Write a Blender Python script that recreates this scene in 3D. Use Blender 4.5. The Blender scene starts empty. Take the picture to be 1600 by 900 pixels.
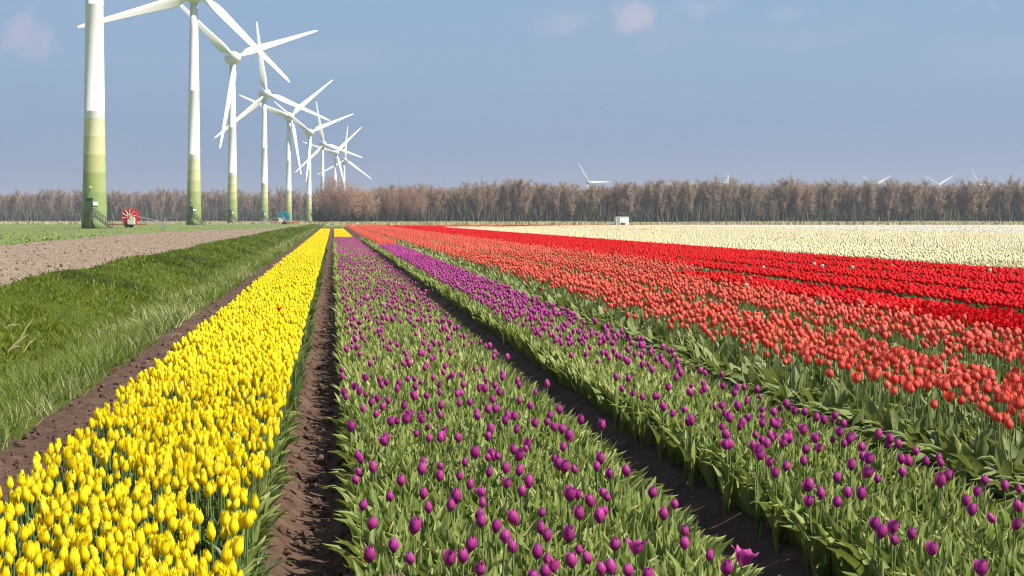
import bpy, bmesh, math, random
import numpy as np
from mathutils import Vector, Matrix

random.seed(7)
rng = np.random.default_rng(7)
R = math.radians
scene = bpy.context.scene
COL = scene.collection

# ------------------------------------------------------------------ camera
F = 2600.0            # focal length in pixels of the 1600 px wide photograph
CAM_H = 1.55
VX, VY = 520.0, 342.5   # vanishing point of the flower beds
cam_d = bpy.data.cameras.new('camera')
cam = bpy.data.objects.new('camera', cam_d)
COL.objects.link(cam)
cam.location = (0, 0, CAM_H)
cam.rotation_euler = (R(90), 0, 0)
cam_d.sensor_width = 36
cam_d.lens = F * 36 / 1600
cam_d.shift_x = (800 - VX) / 1600
cam_d.shift_y = -(450 - VY) / 1600
cam_d.clip_start = 0.1
cam_d.clip_end = 30000
scene.camera = cam
scene.cycles.filter_width = 1.1

# ------------------------------------------------------------------ sky and sun
SUN_EL, SUN_AZ = 46.0, 58.0          # azimuth measured from behind the camera towards the right
S = Vector((math.sin(R(SUN_AZ)) * math.cos(R(SUN_EL)), -math.cos(R(SUN_AZ)) * math.cos(R(SUN_EL)), math.sin(R(SUN_EL))))
sun_d = bpy.data.lights.new('sun', 'SUN')
sun = bpy.data.objects.new('sun', sun_d)
COL.objects.link(sun)
sun.rotation_euler = S.to_track_quat('Z', 'Y').to_euler()
sun.location = (60, -30, 80)
sun_d.energy = 5.0
sun_d.angle = R(0.53)
sun_d.color = (1.0, 0.95, 0.86)

scene.view_settings.view_transform = 'Standard'
scene.view_settings.look = 'None'
scene.view_settings.exposure = 0.58
scene.view_settings.gamma = 1.0


class NT:
    """small helper round a node tree"""
    def __init__(self, tree):
        self.t = tree
        tree.nodes.clear()

    def n(self, kind, **kw):
        nd = self.t.nodes.new(kind)
        for k, v in kw.items():
            if k == 'ins':
                for a, b in v.items():
                    if isinstance(b, bpy.types.NodeSocket):
                        self.t.links.new(b, nd.inputs[a])
                    else:
                        nd.inputs[a].default_value = b
            else:
                setattr(nd, k, v)
        return nd

    def math(self, op, a, b=None, clamp=False):
        nd = self.n('ShaderNodeMath', operation=op, use_clamp=clamp)
        for i, v in enumerate((a, b)):
            if v is None:
                continue
            if isinstance(v, bpy.types.NodeSocket):
                self.t.links.new(v, nd.inputs[i])
            else:
                nd.inputs[i].default_value = v
        return nd.outputs[0]

    def mix(self, fac, a, b, blend='MIX'):
        nd = self.n('ShaderNodeMix', data_type='RGBA', blend_type=blend, clamp_factor=True)
        for i, v in ((0, fac), (6, a), (7, b)):
            if isinstance(v, bpy.types.NodeSocket):
                self.t.links.new(v, nd.inputs[i])
            else:
                nd.inputs[i].default_value = v if i == 0 else (tuple(v) + (1,))[:4]
        return nd.outputs[2]

    def ramp(self, fac, stops, interp='LINEAR'):
        nd = self.n('ShaderNodeValToRGB')
        cr = nd.color_ramp
        cr.interpolation = interp
        while len(cr.elements) > 1:
            cr.elements.remove(cr.elements[-1])
        for i, (p, c) in enumerate(stops):
            e = cr.elements[0] if i == 0 else cr.elements.new(p)
            e.position = p
            e.color = (tuple(c) + (1,))[:4]
        self.t.links.new(fac, nd.inputs[0])
        return nd.outputs[0]

    def maprange(self, v, a, b, c=0.0, d=1.0, smooth=False):
        nd = self.n('ShaderNodeMapRange', clamp=True)
        if smooth:
            nd.interpolation_type = 'SMOOTHSTEP'
        self.t.links.new(v, nd.inputs[0])
        for i, x in zip((1, 2, 3, 4), (a, b, c, d)):
            nd.inputs[i].default_value = x
        return nd.outputs[0]

    def noise(self, vec, scale, detail=3.0, rough=0.55):
        nd = self.n('ShaderNodeTexNoise', ins={'Scale': scale, 'Detail': detail, 'Roughness': rough})
        if vec is not None:
            self.t.links.new(vec, nd.inputs['Vector'])
        return nd


world = bpy.data.worlds.new('World')
scene.world = world
world.use_nodes = True
w = NT(world.node_tree)
tc = w.n('ShaderNodeTexCoord')
sky = w.n('ShaderNodeTexSky', sky_type='NISHITA', sun_disc=False)
sky.sun_elevation = R(SUN_EL)
sky.sun_rotation = R(180 - SUN_AZ)
sky.altitude = 0
sky.air_density = 1.0
sky.dust_density = 1.2
sky.ozone_density = 1.0
dirv = tc.outputs['Generated']
sep = w.n('ShaderNodeSeparateXYZ')
w.t.links.new(dirv, sep.inputs[0])
el = sep.outputs[2]
# a distant bank of grey-blue cloud and haze all round the horizon, thinning upwards
bank = w.ramp(el, [(0.0, (1.50, 2.26, 3.52)), (0.045, (1.58, 2.38, 3.75)), (0.09, (1.90, 2.90, 4.24)), (0.14, (1.88, 2.98, 4.5)), (0.4, (1.45, 2.4, 4.2))])
mp = w.n('ShaderNodeMapping')
mp.inputs['Scale'].default_value = (3.2, 3.2, 17.0)
w.t.links.new(dirv, mp.inputs[0])
nz = w.noise(mp.outputs[0], 2.6, 5.0, 0.5)
streak = w.maprange(nz.outputs[0], 0.46, 0.78, 0.0, 1.0, True)
hi = w.maprange(el, 0.03, 0.11, 0.10, 0.55, True)
streak = w.math('MULTIPLY', streak, hi)
bank = w.mix(streak, bank, (2.65, 3.18, 4.2))
# the few small pinkish clouds
nzc = w.noise(dirv, 55.0, 4.0, 0.6)
def cloud(px, py, rad, amount, squash=1.0):
    d = Vector(((px - VX) / F, 1.0, (VY - py) / F)).normalized()
    sb = w.n('ShaderNodeVectorMath', operation='SUBTRACT')
    w.t.links.new(dirv, sb.inputs[0]); sb.inputs[1].default_value = d
    ml = w.n('ShaderNodeVectorMath', operation='MULTIPLY')
    w.t.links.new(sb.outputs[0], ml.inputs[0]); ml.inputs[1].default_value = (1.0 / squash, 1.0 / squash, 1.0)
    ln = w.n('ShaderNodeVectorMath', operation='LENGTH')
    w.t.links.new(ml.outputs[0], ln.inputs[0])
    dist = w.math('ADD', ln.outputs['Value'], w.math('MULTIPLY', w.math('SUBTRACT', nzc.outputs[0], 0.5), rad * 2.6))
    return w.math('MULTIPLY', w.maprange(dist, rad * 1.15, rad * 0.25, 0.0, 1.0, True), amount)
for (px, py, rad, am, sq, colr) in ((985, 22, 0.0112, 0.5, 1.45, (4.6, 4.2, 4.9)), (35, 58, 0.0150, 0.55, 1.35, (3.75, 3.6, 4.7)),
                                    (878, 40, 0.0070, 0.35, 2.6, (3.7, 3.75, 4.85)), (1075, 14, 0.0080, 0.35, 4.0, (3.7, 3.95, 5.0)),
                                    (1230, 22, 0.0060, 0.25, 3.0, (3.5, 3.85, 4.95)), (1008, 78, 0.0050, 0.25, 2.0, (3.3, 3.6, 4.7)), (60, -60, 0.02, .5, 2., (4., 4., 4.9)), (1500, -90, 0.03, .5, 2., (4., 4., 4.9))):
    bank = w.mix(cloud(px, py, rad, am, sq), bank, colr)
bankfac = w.maprange(el, 0.12, 0.50, 0.95, 0.15, True)
bank = w.mix(1.0, bank, (1.50, 1.50, 1.50), 'MULTIPLY')
skycol = w.mix(bankfac, sky.outputs[0], bank)
bg = w.n('ShaderNodeBackground', ins={'Strength': 0.065})
w.t.links.new(skycol, bg.inputs[0])
wo = w.n('ShaderNodeOutputWorld')
w.t.links.new(bg.outputs[0], wo.inputs[0])

# ------------------------------------------------------------------ helpers
def at(px, py, z=0.0):
    """ground position seen at a pixel of the photograph, for a point at height z"""
    y = F * (CAM_H - z) / (py - VY)
    return (px - VX) * y / F, y

def tag(o, label=None, cat=None, group=None, kind=None):
    if label: o['label'] = label
    if cat: o['category'] = cat
    if group: o['group'] = group
    if kind: o['kind'] = kind
    return o

def empty(name, loc, rz=0.0):
    o = bpy.data.objects.new(name, None)
    o.empty_display_size = 0.1
    COL.objects.link(o)
    o.location = loc
    o.rotation_euler = (0, 0, rz)
    return o

def obj(name, me, parent=None, loc=(0, 0, 0), rot=(0, 0, 0)):
    o = bpy.data.objects.new(name, me)
    COL.objects.link(o)
    o.location = loc
    o.rotation_euler = rot
    if parent: o.parent = parent
    return o

def mesh_np(name, V, T, mat, tint=None, smooth=True):
    """mesh from numpy vertices and triangles (or quads), with an optional per-point colour attribute 'tint'"""
    me = bpy.data.meshes.new(name)
    V = np.asarray(V, np.float32); T = np.asarray(T, np.int32)
    k = T.shape[1]
    me.vertices.add(len(V)); me.vertices.foreach_set('co', V.ravel())
    me.loops.add(T.size); me.loops.foreach_set('vertex_index', T.ravel())
    me.polygons.add(len(T)); me.polygons.foreach_set('loop_start', np.arange(0, T.size, k, dtype=np.int32))
    me.polygons.foreach_set('use_smooth', np.full(len(T), smooth))
    me.update(calc_edges=True)
    if tint is not None:
        a = me.attributes.new('tint', 'FLOAT_COLOR', 'POINT')
        c = np.ones((len(V), 4), np.float32); c[:, :tint.shape[1]] = tint
        a.data.foreach_set('color', c.ravel())
    me.materials.append(mat)
    return me

def bm_mesh(name, bm, mat, smooth=False):
    me = bpy.data.meshes.new(name)
    bmesh.ops.recalc_face_normals(bm, faces=bm.faces)
    for f in bm.faces: f.smooth = smooth
    bm.to_mesh(me); bm.free()
    me.materials.append(mat)
    return me

def add_box(bm, c, s, mat=None):
    r = bmesh.ops.create_cube(bm, size=1.0)
    M = Matrix.Translation(c) @ (mat if mat else Matrix.Identity(4)) @ Matrix.Diagonal((s[0], s[1], s[2], 1))
    bmesh.ops.transform(bm, matrix=M, verts=r['verts'])

def add_bar(bm, a, b, r0, r1=None, n=6):
    a = Vector(a); b = Vector(b); r1 = r0 if r1 is None else r1
    d = b - a; q = d.to_track_quat('Z', 'Y')
    ra = []; rb = []
    for i in range(n):
        t = 2 * math.pi * i / n
        v = q @ Vector((math.cos(t), math.sin(t), 0))
        ra.append(bm.verts.new(a + v * r0)); rb.append(bm.verts.new(b + v * r1))
    for i in range(n):
        j = (i + 1) % n
        bm.faces.new((ra[i], ra[j], rb[j], rb[i]))
    bm.faces.new(ra[::-1]); bm.faces.new(rb)

def lathe(bm, prof, n=24, M=None, cap=True):
    """prof: list of (r, h) turned about Z"""
    rings = []
    for r, h in prof:
        ring = []
        for i in range(n):
            t = 2 * math.pi * i / n
            v = Vector((r * math.cos(t), r * math.sin(t), h))
            ring.append(bm.verts.new(M @ v if M else v))
        rings.append(ring)
    for a, b in zip(rings, rings[1:]):
        for i in range(n):
            j = (i + 1) % n
            bm.faces.new((a[i], a[j], b[j], b[i]))
    if cap:
        bm.faces.new(rings[0][::-1]); bm.faces.new(rings[-1])

def vnoise(x, y, seed=0):
    """value noise, vectorised"""
    xi = np.floor(x).astype(np.int64); yi = np.floor(y).astype(np.int64)
    fx = x - xi; fy = y - yi
    fx = fx * fx * (3 - 2 * fx); fy = fy * fy * (3 - 2 * fy)
    def h(a, b):
        n = (a * 374761393 + b * 668265263 + seed * 974711) & 0x7fffffff
        n = ((n ^ (n >> 13)) * 1274126177) & 0x7fffffff
        return ((n ^ (n >> 16)) & 0xffff) / 65535.0
    return (h(xi, yi) * (1 - fx) + h(xi + 1, yi) * fx) * (1 - fy) + (h(xi, yi + 1) * (1 - fx) + h(xi + 1, yi + 1) * fx) * fy

def fbm(x, y, seed=0, o=4):
    s = 0; a = 0.5; t = 0
    for k in range(o):
        s = s + a * vnoise(x * 2 ** k, y * 2 ** k, seed + k); t += a; a *= 0.55
    return s / t - 0.5

def rot_mats(yaw, tilt, tdir):
    """n x 3 x 3: turn about Z by yaw, then lean by tilt towards direction tdir"""
    c, s = np.cos(yaw), np.sin(yaw); z = np.zeros_like(c); o = np.ones_like(c)
    Rz = np.stack([np.stack([c, -s, z], -1), np.stack([s, c, z], -1), np.stack([z, z, o], -1)], -2)
    ax, ay = -np.sin(tdir), np.cos(tdir)
    ct, st = np.cos(tilt), np.sin(tilt); k = 1 - ct
    Rt = np.stack([np.stack([ct + ax * ax * k, ax * ay * k, ay * st], -1), np.stack([ax * ay * k, ct + ay * ay * k, -ax * st], -1), np.stack([-ay * st, ax * st, ct], -1)], -2)
    return Rt @ Rz

class Bulk:
    """collects many transformed copies of small templates into one mesh"""
    def __init__(self): self.V = []; self.T = []; self.C = []; self.n = 0
    def add(self, tmpl, P, yaw, tilt, tdir, S, rnd, rnd2=None):
        V, T, g = tmpl
        n = len(P)
        if n == 0: return
        S = np.asarray(S, float)
        if S.ndim == 1: S = np.repeat(S[:, None], 3, 1)
        M = rot_mats(yaw, tilt, tdir)
        W = np.einsum('nij,nvj->nvi', M, V[None] * S[:, None, :]) + P[:, None, :]
        k = len(V)
        self.V.append(W.reshape(-1, 3))
        self.T.append((T[None] + (np.arange(n) * k)[:, None, None] + self.n).reshape(-1, 3))
        c = np.zeros((n, k, 3), np.float32)
        c[..., 0] = rnd[:, None]; c[..., 1] = g[None]; c[..., 2] = (rng.random(n) if rnd2 is None else rnd2)[:, None]
        self.C.append(c.reshape(-1, 3))
        self.n += n * k
    def mesh(self, name, mat, smooth=True):
        return mesh_np(name, np.concatenate(self.V), np.concatenate(self.T), mat, np.concatenate(self.C), smooth)

def grid_tris(nu, nv):
    t = []
    for j in range(nv - 1):
        for i in range(nu - 1):
            a = j * nu + i
            t += [(a, a + 1, a + nu + 1), (a, a + nu + 1, a + nu)]
    return t

# ------------------------------------------------------------------ materials
def new_mat(name):
    m = bpy.data.materials.new(name); m.use_nodes = True
    return m, NT(m.node_tree)

def out(t, shader, m=None):
    o = t.n('ShaderNodeOutputMaterial')
    t.t.links.new(shader, o.inputs[0])

def simple_mat(name, c, rough=0.5, spec=0.5, metal=0.0, var=0.12, scale=6.0):
    m, t = new_mat(name)
    tcn = t.n('ShaderNodeTexCoord')
    nz = t.noise(tcn.outputs['Object'], scale, 4.0)
    f = t.maprange(nz.outputs[0], 0.3, 0.7)
    col = t.mix(f, tuple(x * (1 - var) for x in c), tuple(min(1, x * (1 + var)) for x in c))
    b = t.n('ShaderNodeBsdfPrincipled', ins={'Roughness': rough, 'Metallic': metal, 'Specular IOR Level': spec})
    t.t.links.new(col, b.inputs['Base Color'])
    out(t, b.outputs[0])
    return m

def petal_mat(name, cols, base, tip=None, rough=0.6, transl=0.32, basew=0.22):
    """cols: range of colours from one flower to the next; base: the tone at the foot of the cup"""
    m, t = new_mat(name)
    at_ = t.n('ShaderNodeAttribute', attribute_name='tint')
    sp = t.n('ShaderNodeSeparateColor'); t.t.links.new(at_.outputs['Color'], sp.inputs[0])
    oi = t.n('ShaderNodeObjectInfo')
    r = t.math('FRACT', t.math('ADD', sp.outputs[0], oi.outputs['Random']))
    n = len(cols)
    col = t.ramp(r, [(i / (n - 1), c) for i, c in enumerate(cols)])
    g = sp.outputs[1]
    col = t.mix(t.maprange(g, basew, 0.0, 0.0, 0.8, True), col, base)
    if tip is not None:
        col = t.mix(t.maprange(g, 0.55, 1.0, 0.0, 0.55, True), col, tip)
    tcn = t.n('ShaderNodeTexCoord')
    mpp = t.n('ShaderNodeMapping'); mpp.inputs['Scale'].default_value = (3.2, 3.2, 0.35); t.t.links.new(tcn.outputs['Object'], mpp.inputs[0])
    nz = t.noise(mpp.outputs[0], 90.0, 3.0)
    hsv = t.n('ShaderNodeHueSaturation')
    t.t.links.new(col, hsv.inputs['Color'])
    t.t.links.new(t.maprange(nz.outputs[0], 0.3, 0.7, 0.80, 1.14), hsv.inputs['Value'])
    col = hsv.outputs[0]
    b = t.n('ShaderNodeBsdfPrincipled', ins={'Roughness': rough, 'Specular IOR Level': 0.22})
    t.t.links.new(col, b.inputs['Base Color'])
    tr = t.n('ShaderNodeBsdfTranslucent'); t.t.links.new(col, tr.inputs[0])
    mx = t.n('ShaderNodeMixShader', ins={0: transl})
    t.t.links.new(b.outputs[0], mx.inputs[1]); t.t.links.new(tr.outputs[0], mx.inputs[2])
    out(t, mx.outputs[0])
    return m

def leaf_mat(name, cols, tipc=None, rough=0.42, transl=0.3, spec=0.45):
    m, t = new_mat(name)
    at_ = t.n('ShaderNodeAttribute', attribute_name='tint')
    sp = t.n('ShaderNodeSeparateColor'); t.t.links.new(at_.outputs['Color'], sp.inputs[0])
    oi = t.n('ShaderNodeObjectInfo')
    r = t.math('FRACT', t.math('ADD', sp.outputs[0], oi.outputs['Random']))
    n = len(cols)
    col = t.ramp(r, [(i / (n - 1), c) for i, c in enumerate(cols)])
    if tipc is not None:
        col = t.mix(t.math('MULTIPLY', t.maprange(sp.outputs[1], 0.72, 1.0, 0.0, 0.8, True), sp.outputs[2]), col, tipc)
    tcn = t.n('ShaderNodeTexCoord')
    nz = t.noise(tcn.outputs['Object'], 40.0, 3.0)
    hsv = t.n('ShaderNodeHueSaturation'); t.t.links.new(col, hsv.inputs['Color'])
    t.t.links.new(t.maprange(nz.outputs[0], 0.3, 0.7, 0.82, 1.15), hsv.inputs['Value'])
    col = hsv.outputs[0]
    b = t.n('ShaderNodeBsdfPrincipled', ins={'Roughness': rough, 'Specular IOR Level': spec})
    t.t.links.new(col, b.inputs['Base Color'])
    tr = t.n('ShaderNodeBsdfTranslucent')
    t.t.links.new(t.mix(0.5, col, (0.36, 0.44, 0.05)), tr.inputs[0])
    mx = t.n('ShaderNodeMixShader', ins={0: transl})
    t.t.links.new(b.outputs[0], mx.inputs[1]); t.t.links.new(tr.outputs[0], mx.inputs[2])
    out(t, mx.outputs[0])
    return m

M = {}
M['yellow'] = petal_mat('yellow_petal', [(0.94, 0.75, 0.005), (0.96, 0.80, 0.012), (0.93, 0.69, 0.004), (0.96, 0.84, 0.045)], (0.76, 0.68, 0.06), None, transl=0.33, basew=0.12)
M['purple'] = petal_mat('purple_petal', [(0.41, 0.032, 0.25), (0.48, 0.042, 0.285), (0.54, 0.055, 0.285), (0.37, 0.028, 0.26)], (0.26, 0.05, 0.14), (0.62, 0.16, 0.46), rough=0.5, transl=0.34, basew=0.14)
M['coral'] = petal_mat('coral_petal', [(0.82, 0.090, 0.060), (0.84, 0.15, 0.110), (0.74, 0.045, 0.032), (0.85, 0.20, 0.150), (0.82, 0.12, 0.080)], (0.74, 0.28, 0.14), (0.84, 0.19, 0.10), transl=0.3)
M['red'] = petal_mat('red_petal', [(0.70, 0.004, 0.008), (0.80, 0.006, 0.010), (0.74, 0.004, 0.008), (0.84, 0.020, 0.018)], (0.50, 0.01, 0.01), None, transl=0.3)
M['cream'] = petal_mat('cream_petal', [(0.88, 0.81, 0.50), (0.89, 0.84, 0.58), (0.87, 0.79, 0.42), (0.90, 0.86, 0.64)], (0.80, 0.76, 0.40), None, transl=0.3)
M['white'] = petal_mat('white_petal', [(0.85, 0.82, 0.68), (0.88, 0.85, 0.74)], (0.7, 0.72, 0.45), None, transl=0.3)
M['leaf'] = leaf_mat('tulip_leaf', [(0.205, 0.275, 0.062), (0.265, 0.325, 0.095), (0.135, 0.200, 0.046), (0.310, 0.350, 0.120)], (0.60, 0.56, 0.22), transl=0.29, spec=0.22, rough=0.5)
M['leaf_wide'] = leaf_mat('broad_tulip_leaf', [(0.190, 0.235, 0.080), (0.245, 0.290, 0.110), (0.145, 0.195, 0.065), (0.275, 0.310, 0.120)], (0.36, 0.37, 0.15), transl=0.24, spec=0.22, rough=0.52)
M['leaf_dark'] = leaf_mat('dark_tulip_leaf', [(0.055, 0.110, 0.035), (0.085, 0.145, 0.045), (0.045, 0.095, 0.035), (0.10, 0.16, 0.055)], None)
M['stem'] = leaf_mat('tulip_stem', [(0.15, 0.21, 0.06), (0.12, 0.19, 0.05)], None, transl=0.05)
M['meadow'] = leaf_mat('meadow_grass', [(0.12, 0.19, 0.035), (0.18, 0.24, 0.06), (0.22, 0.26, 0.08)], None)
M['grass_light'] = leaf_mat('long_grass', [(0.11, 0.165, 0.018), (0.18, 0.235, 0.036), (0.26, 0.30, 0.075), (0.40, 0.39, 0.17)], (0.48, 0.44, 0.22), transl=0.3)
M['grass_dark'] = leaf_mat('bank_grass', [(0.060, 0.095, 0.004), (0.100, 0.150, 0.007), (0.165, 0.210, 0.014), (0.032, 0.058, 0.003), (0.080, 0.120, 0.006)], None, transl=0.3, spec=0.3)
M['straw'] = leaf_mat('dry_straw', [(0.42, 0.34, 0.19), (0.50, 0.42, 0.26), (0.36, 0.30, 0.16)], None, transl=0.15)

def soil_mat(name, a, b, c, scale=9.0, bump=0.6):
    m, t = new_mat(name)
    ge = t.n('ShaderNodeNewGeometry')
    n1 = t.noise(ge.outputs['Position'], scale, 8.0, 0.65)
    n2 = t.noise(ge.outputs['Position'], 1.1, 3.0, 0.5)
    col = t.mix(t.maprange(n1.outputs[0], 0.35, 0.68), a, b)
    col = t.mix(t.maprange(n2.outputs[0], 0.5, 0.72, 0.0, 0.55), col, c)
    bs = t.n('ShaderNodeBsdfPrincipled', ins={'Roughness': 0.92, 'Specular IOR Level': 0.15})
    t.t.links.new(col, bs.inputs['Base Color'])
    n3 = t.noise(ge.outputs['Position'], scale * 4, 6.0, 0.7)
    bp = t.n('ShaderNodeBump', ins={'Strength': bump, 'Distance': 0.02})
    t.t.links.new(n3.outputs[0], bp.inputs['Height']); t.t.links.new(bp.outputs[0], bs.inputs['Normal'])
    out(t, bs.outputs[0])
    return m
M['soil'] = soil_mat('dark_soil', (0.075, 0.044, 0.031), (0.145, 0.088, 0.063), (0.175, 0.115, 0.086))
M['tilled'] = soil_mat('dry_tilled_soil', (0.205, 0.150, 0.108), (0.345, 0.265, 0.195), (0.29, 0.220, 0.160), scale=5.0, bump=0.5)

def ground_mat():
    m, t = new_mat('grassland')
    ge = t.n('ShaderNodeNewGeometry')
    n1 = t.noise(ge.outputs['Position'], 0.9, 6.0, 0.62)
    n2 = t.noise(ge.outputs['Position'], 0.06, 4.0, 0.6)
    n3 = t.noise(ge.outputs['Position'], 7.0, 4.0, 0.6)
    col = t.mix(t.maprange(n1.outputs[0], 0.35, 0.65), (0.125, 0.180, 0.045), (0.205, 0.255, 0.085))
    col = t.mix(t.maprange(n2.outputs[0], 0.45, 0.65, 0.0, 0.6), col, (0.27, 0.27, 0.11))
    col = t.mix(t.maprange(n3.outputs[0], 0.5, 0.75, 0.0, 0.5), col, (0.09, 0.135, 0.03))
    sx = t.n('ShaderNodeSeparateXYZ'); t.t.links.new(ge.outputs['Position'], sx.inputs[0])
    onbank = t.math('MULTIPLY', t.maprange(sx.outputs[0], -7.6, -7.2), t.maprange(sx.outputs[0], -1.9, -2.2))
    bank_earth = t.mix(t.maprange(n3.outputs[0], 0.35, 0.65), (0.050, 0.070, 0.008), (0.095, 0.125, 0.016))
    col = t.mix(onbank, col, bank_earth)                                # darker earth-green mix under the bank's weeds
    bs = t.n('ShaderNodeBsdfPrincipled', ins={'Roughness': 0.9, 'Specular IOR Level': 0.1})
    t.t.links.new(col, bs.inputs['Base Color'])
    bp = t.n('ShaderNodeBump', ins={'Strength': 0.7, 'Distance': 0.15})
    t.t.links.new(n1.outputs[0], bp.inputs['Height']); t.t.links.new(bp.outputs[0], bs.inputs['Normal'])
    out(t, bs.outputs[0])
    return m
M['ground'] = ground_mat()

# ------------------------------------------------------------------ ground
BEDS = [(-1.42, -0.28), (0.09, 1.50), (2.03, 3.02), (3.50, 4.68), (5.26, 6.34), (6.94, 8.02), (8.70, 9.86), (10.35, 11.6), (12.08, 13.32), (13.80, 15.05)]

def ditch(X):
    return np.interp(X, [-400, -60, -19, -7.4, -6.9, -6.2, -5.2, -4.2, -3.75, -3.4, -2.9, -2.3, -2.0, 400], [-0.03, -0.02, 0.02, 0.06, 0.17, 0.20, 0.02, -0.24, -0.36, -0.34, -0.14, 0.0, -0.09, -0.09])

def ground_z(X, Y):
    fade = np.clip((330 - Y) / 90, 0, 1)
    z = ditch(X) * fade + (-0.03) * (1 - fade)
    bank = np.exp(-((X + 5.9) / 1.1) ** 2)
    z = z + fade * bank * (0.55 * fbm(X * 0.35, Y * 0.13, 3) + 0.14 * fbm(X * 1.1, Y * 0.8, 5))
    z = z + fade * ((X < -2.2) & (X > -7.2)) * 0.06 * fbm(X * 3, Y * 3, 9)
    return z

def build_ground():
    xs = np.concatenate([[-9000, -4000, -1500, -600, -250, -120, -60, -35, -25, -20, -16, -12, -9, -8], np.arange(-7.4, -1.9, 0.16), [-1.5, 0, 5, 20, 60, 150, 300, 600, 1500, 4000, 9000]])
    ys = np.concatenate([[-400, -100, -20, 0, 4], 6 * 1.025 ** np.arange(0, 168), [420, 480, 560, 650, 760, 900, 1200, 1700, 2500, 4000, 6000, 9500]])
    X, Y = np.meshgrid(xs, ys)
    Z = ground_z(X, Y)
    V = np.stack([X, Y, Z], -1).reshape(-1, 3)
    T = np.array(grid_tris(len(xs), len(ys)))
    o = obj('ground', mesh_np('ground', V, T, M['ground']))
    tag(o, 'flat green grassland and ditch bank reaching to the horizon', None, None, 'structure')
build_ground()

def bed_profile(X):
    """height of the worked soil across the beds: raised beds, trodden furrows"""
    z = np.full_like(X, -0.055)
    for a, b in BEDS:
        d = np.minimum(X - a, b - X)
        z = np.maximum(z, np.interp(d, [-0.10, 0.06], [-0.055, 0.035]))
    z = np.where(X < -1.6, np.interp(X, [-2.35, -2.2, -1.75, -1.55], [-0.03, 0.0, 0.015, -0.01]), z)
    return z

def soil_z(X, Y):
    rut = (X > -0.3) & (X < 0.12)
    return bed_profile(X) + 0.055 * fbm(X * 3.5, Y * 3.2, 21, 3) + 0.045 * fbm(X * 14, Y * 12, 27, 3) + 0.02 * fbm(X * 5, Y * 1.2, 31, 2)

def build_soil():
    Vs = []; Ts = []; n = 0
    def grid(xs, ys, rough):
        nonlocal n
        X, Y = np.meshgrid(xs, ys)
        Z = soil_z(X, Y) if rough else bed_profile(X)
        Vs.append(np.stack([X, Y, Z], -1).reshape(-1, 3))
        Ts.append(np.array(grid_tris(len(xs), len(ys))) + n); n += X.size
    near_x = np.arange(-2.36, 3.72, 0.038)
    near_y = 3.0 * 1.0048 ** np.arange(0, 560)
    grid(near_x, near_y, True)
    y1 = near_y[-1]
    edges = sorted(set([-2.36] + [e for a, b in BEDS for e in (a - 0.1, a + 0.06, b - 0.06, b + 0.1)] + [-2.2, -1.75, 15.2, 22, 40, 70, 110, 170]))
    grid(np.array(edges), y1 * np.exp(np.linspace(0, math.log(330 / y1), 90)), True)
    grid(np.array([e for e in edges if e > 3.72] and [near_x[-1]] + [e for e in edges if e > near_x[-1] + 0.01]), np.linspace(3.0, y1, 60), True)
    o = obj('soil', mesh_np('soil', np.concatenate(Vs), np.concatenate(Ts), M['soil']))
    tag(o, 'dark brown worked soil of the bulb field with trodden furrows', None, None, 'structure')
build_soil()

# dry tilled field beyond the ditch
def tilled_left(Y):
    return np.interp(Y, [30, 88, 164, 215, 262, 290], [-15.5, -17.8, -19.8, -15.5, -9.5, -7.2])
def tilled_z(X, Y):
    return 0.13 + 0.17 * fbm(X * 2.6, Y * 2.2, 41, 4) + 0.05 * fbm(X * 0.4, Y * 0.12, 44, 2)
def build_tilled():
    us = np.linspace(0, 1, 96); ys = 26 * np.exp(np.linspace(0, math.log(285 / 26), 520))
    U, Y = np.meshgrid(us, ys)
    xr = -6.75 + 0.35 * fbm(ys * 0.3, ys * 0, 77)
    X = xr[:, None] + (tilled_left(Y) + 0.5 * fbm(Y * 0.2, U * 0, 78) - xr[:, None]) * U
    Z = tilled_z(X, Y)
    Z[:, 0] -= 0.15; Z[:, -1] -= 0.15
    o = obj('ploughed_field', mesh_np('ploughed_field', np.stack([X, Y, Z], -1).reshape(-1, 3), np.array(grid_tris(96, 520)), M['tilled']))
    tag(o, 'strip of dry pinkish brown tilled soil beyond the ditch', None, None, 'structure')
build_tilled()

def lump(seed, sub=1):
    bm = bmesh.new(); bmesh.ops.create_icosphere(bm, subdivisions=sub, radius=1.0)
    r = random.Random(seed)
    for v in bm.verts: v.co *= r.uniform(0.65, 1.2)
    bm.verts.ensure_lookup_table()
    V = np.array([v.co for v in bm.verts]); T = np.array([[v.index for v in f.verts] for f in bm.faces]); bm.free()
    return V, T, np.zeros(len(V))
LUMPS = [lump(k) for k in range(5)]

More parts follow.
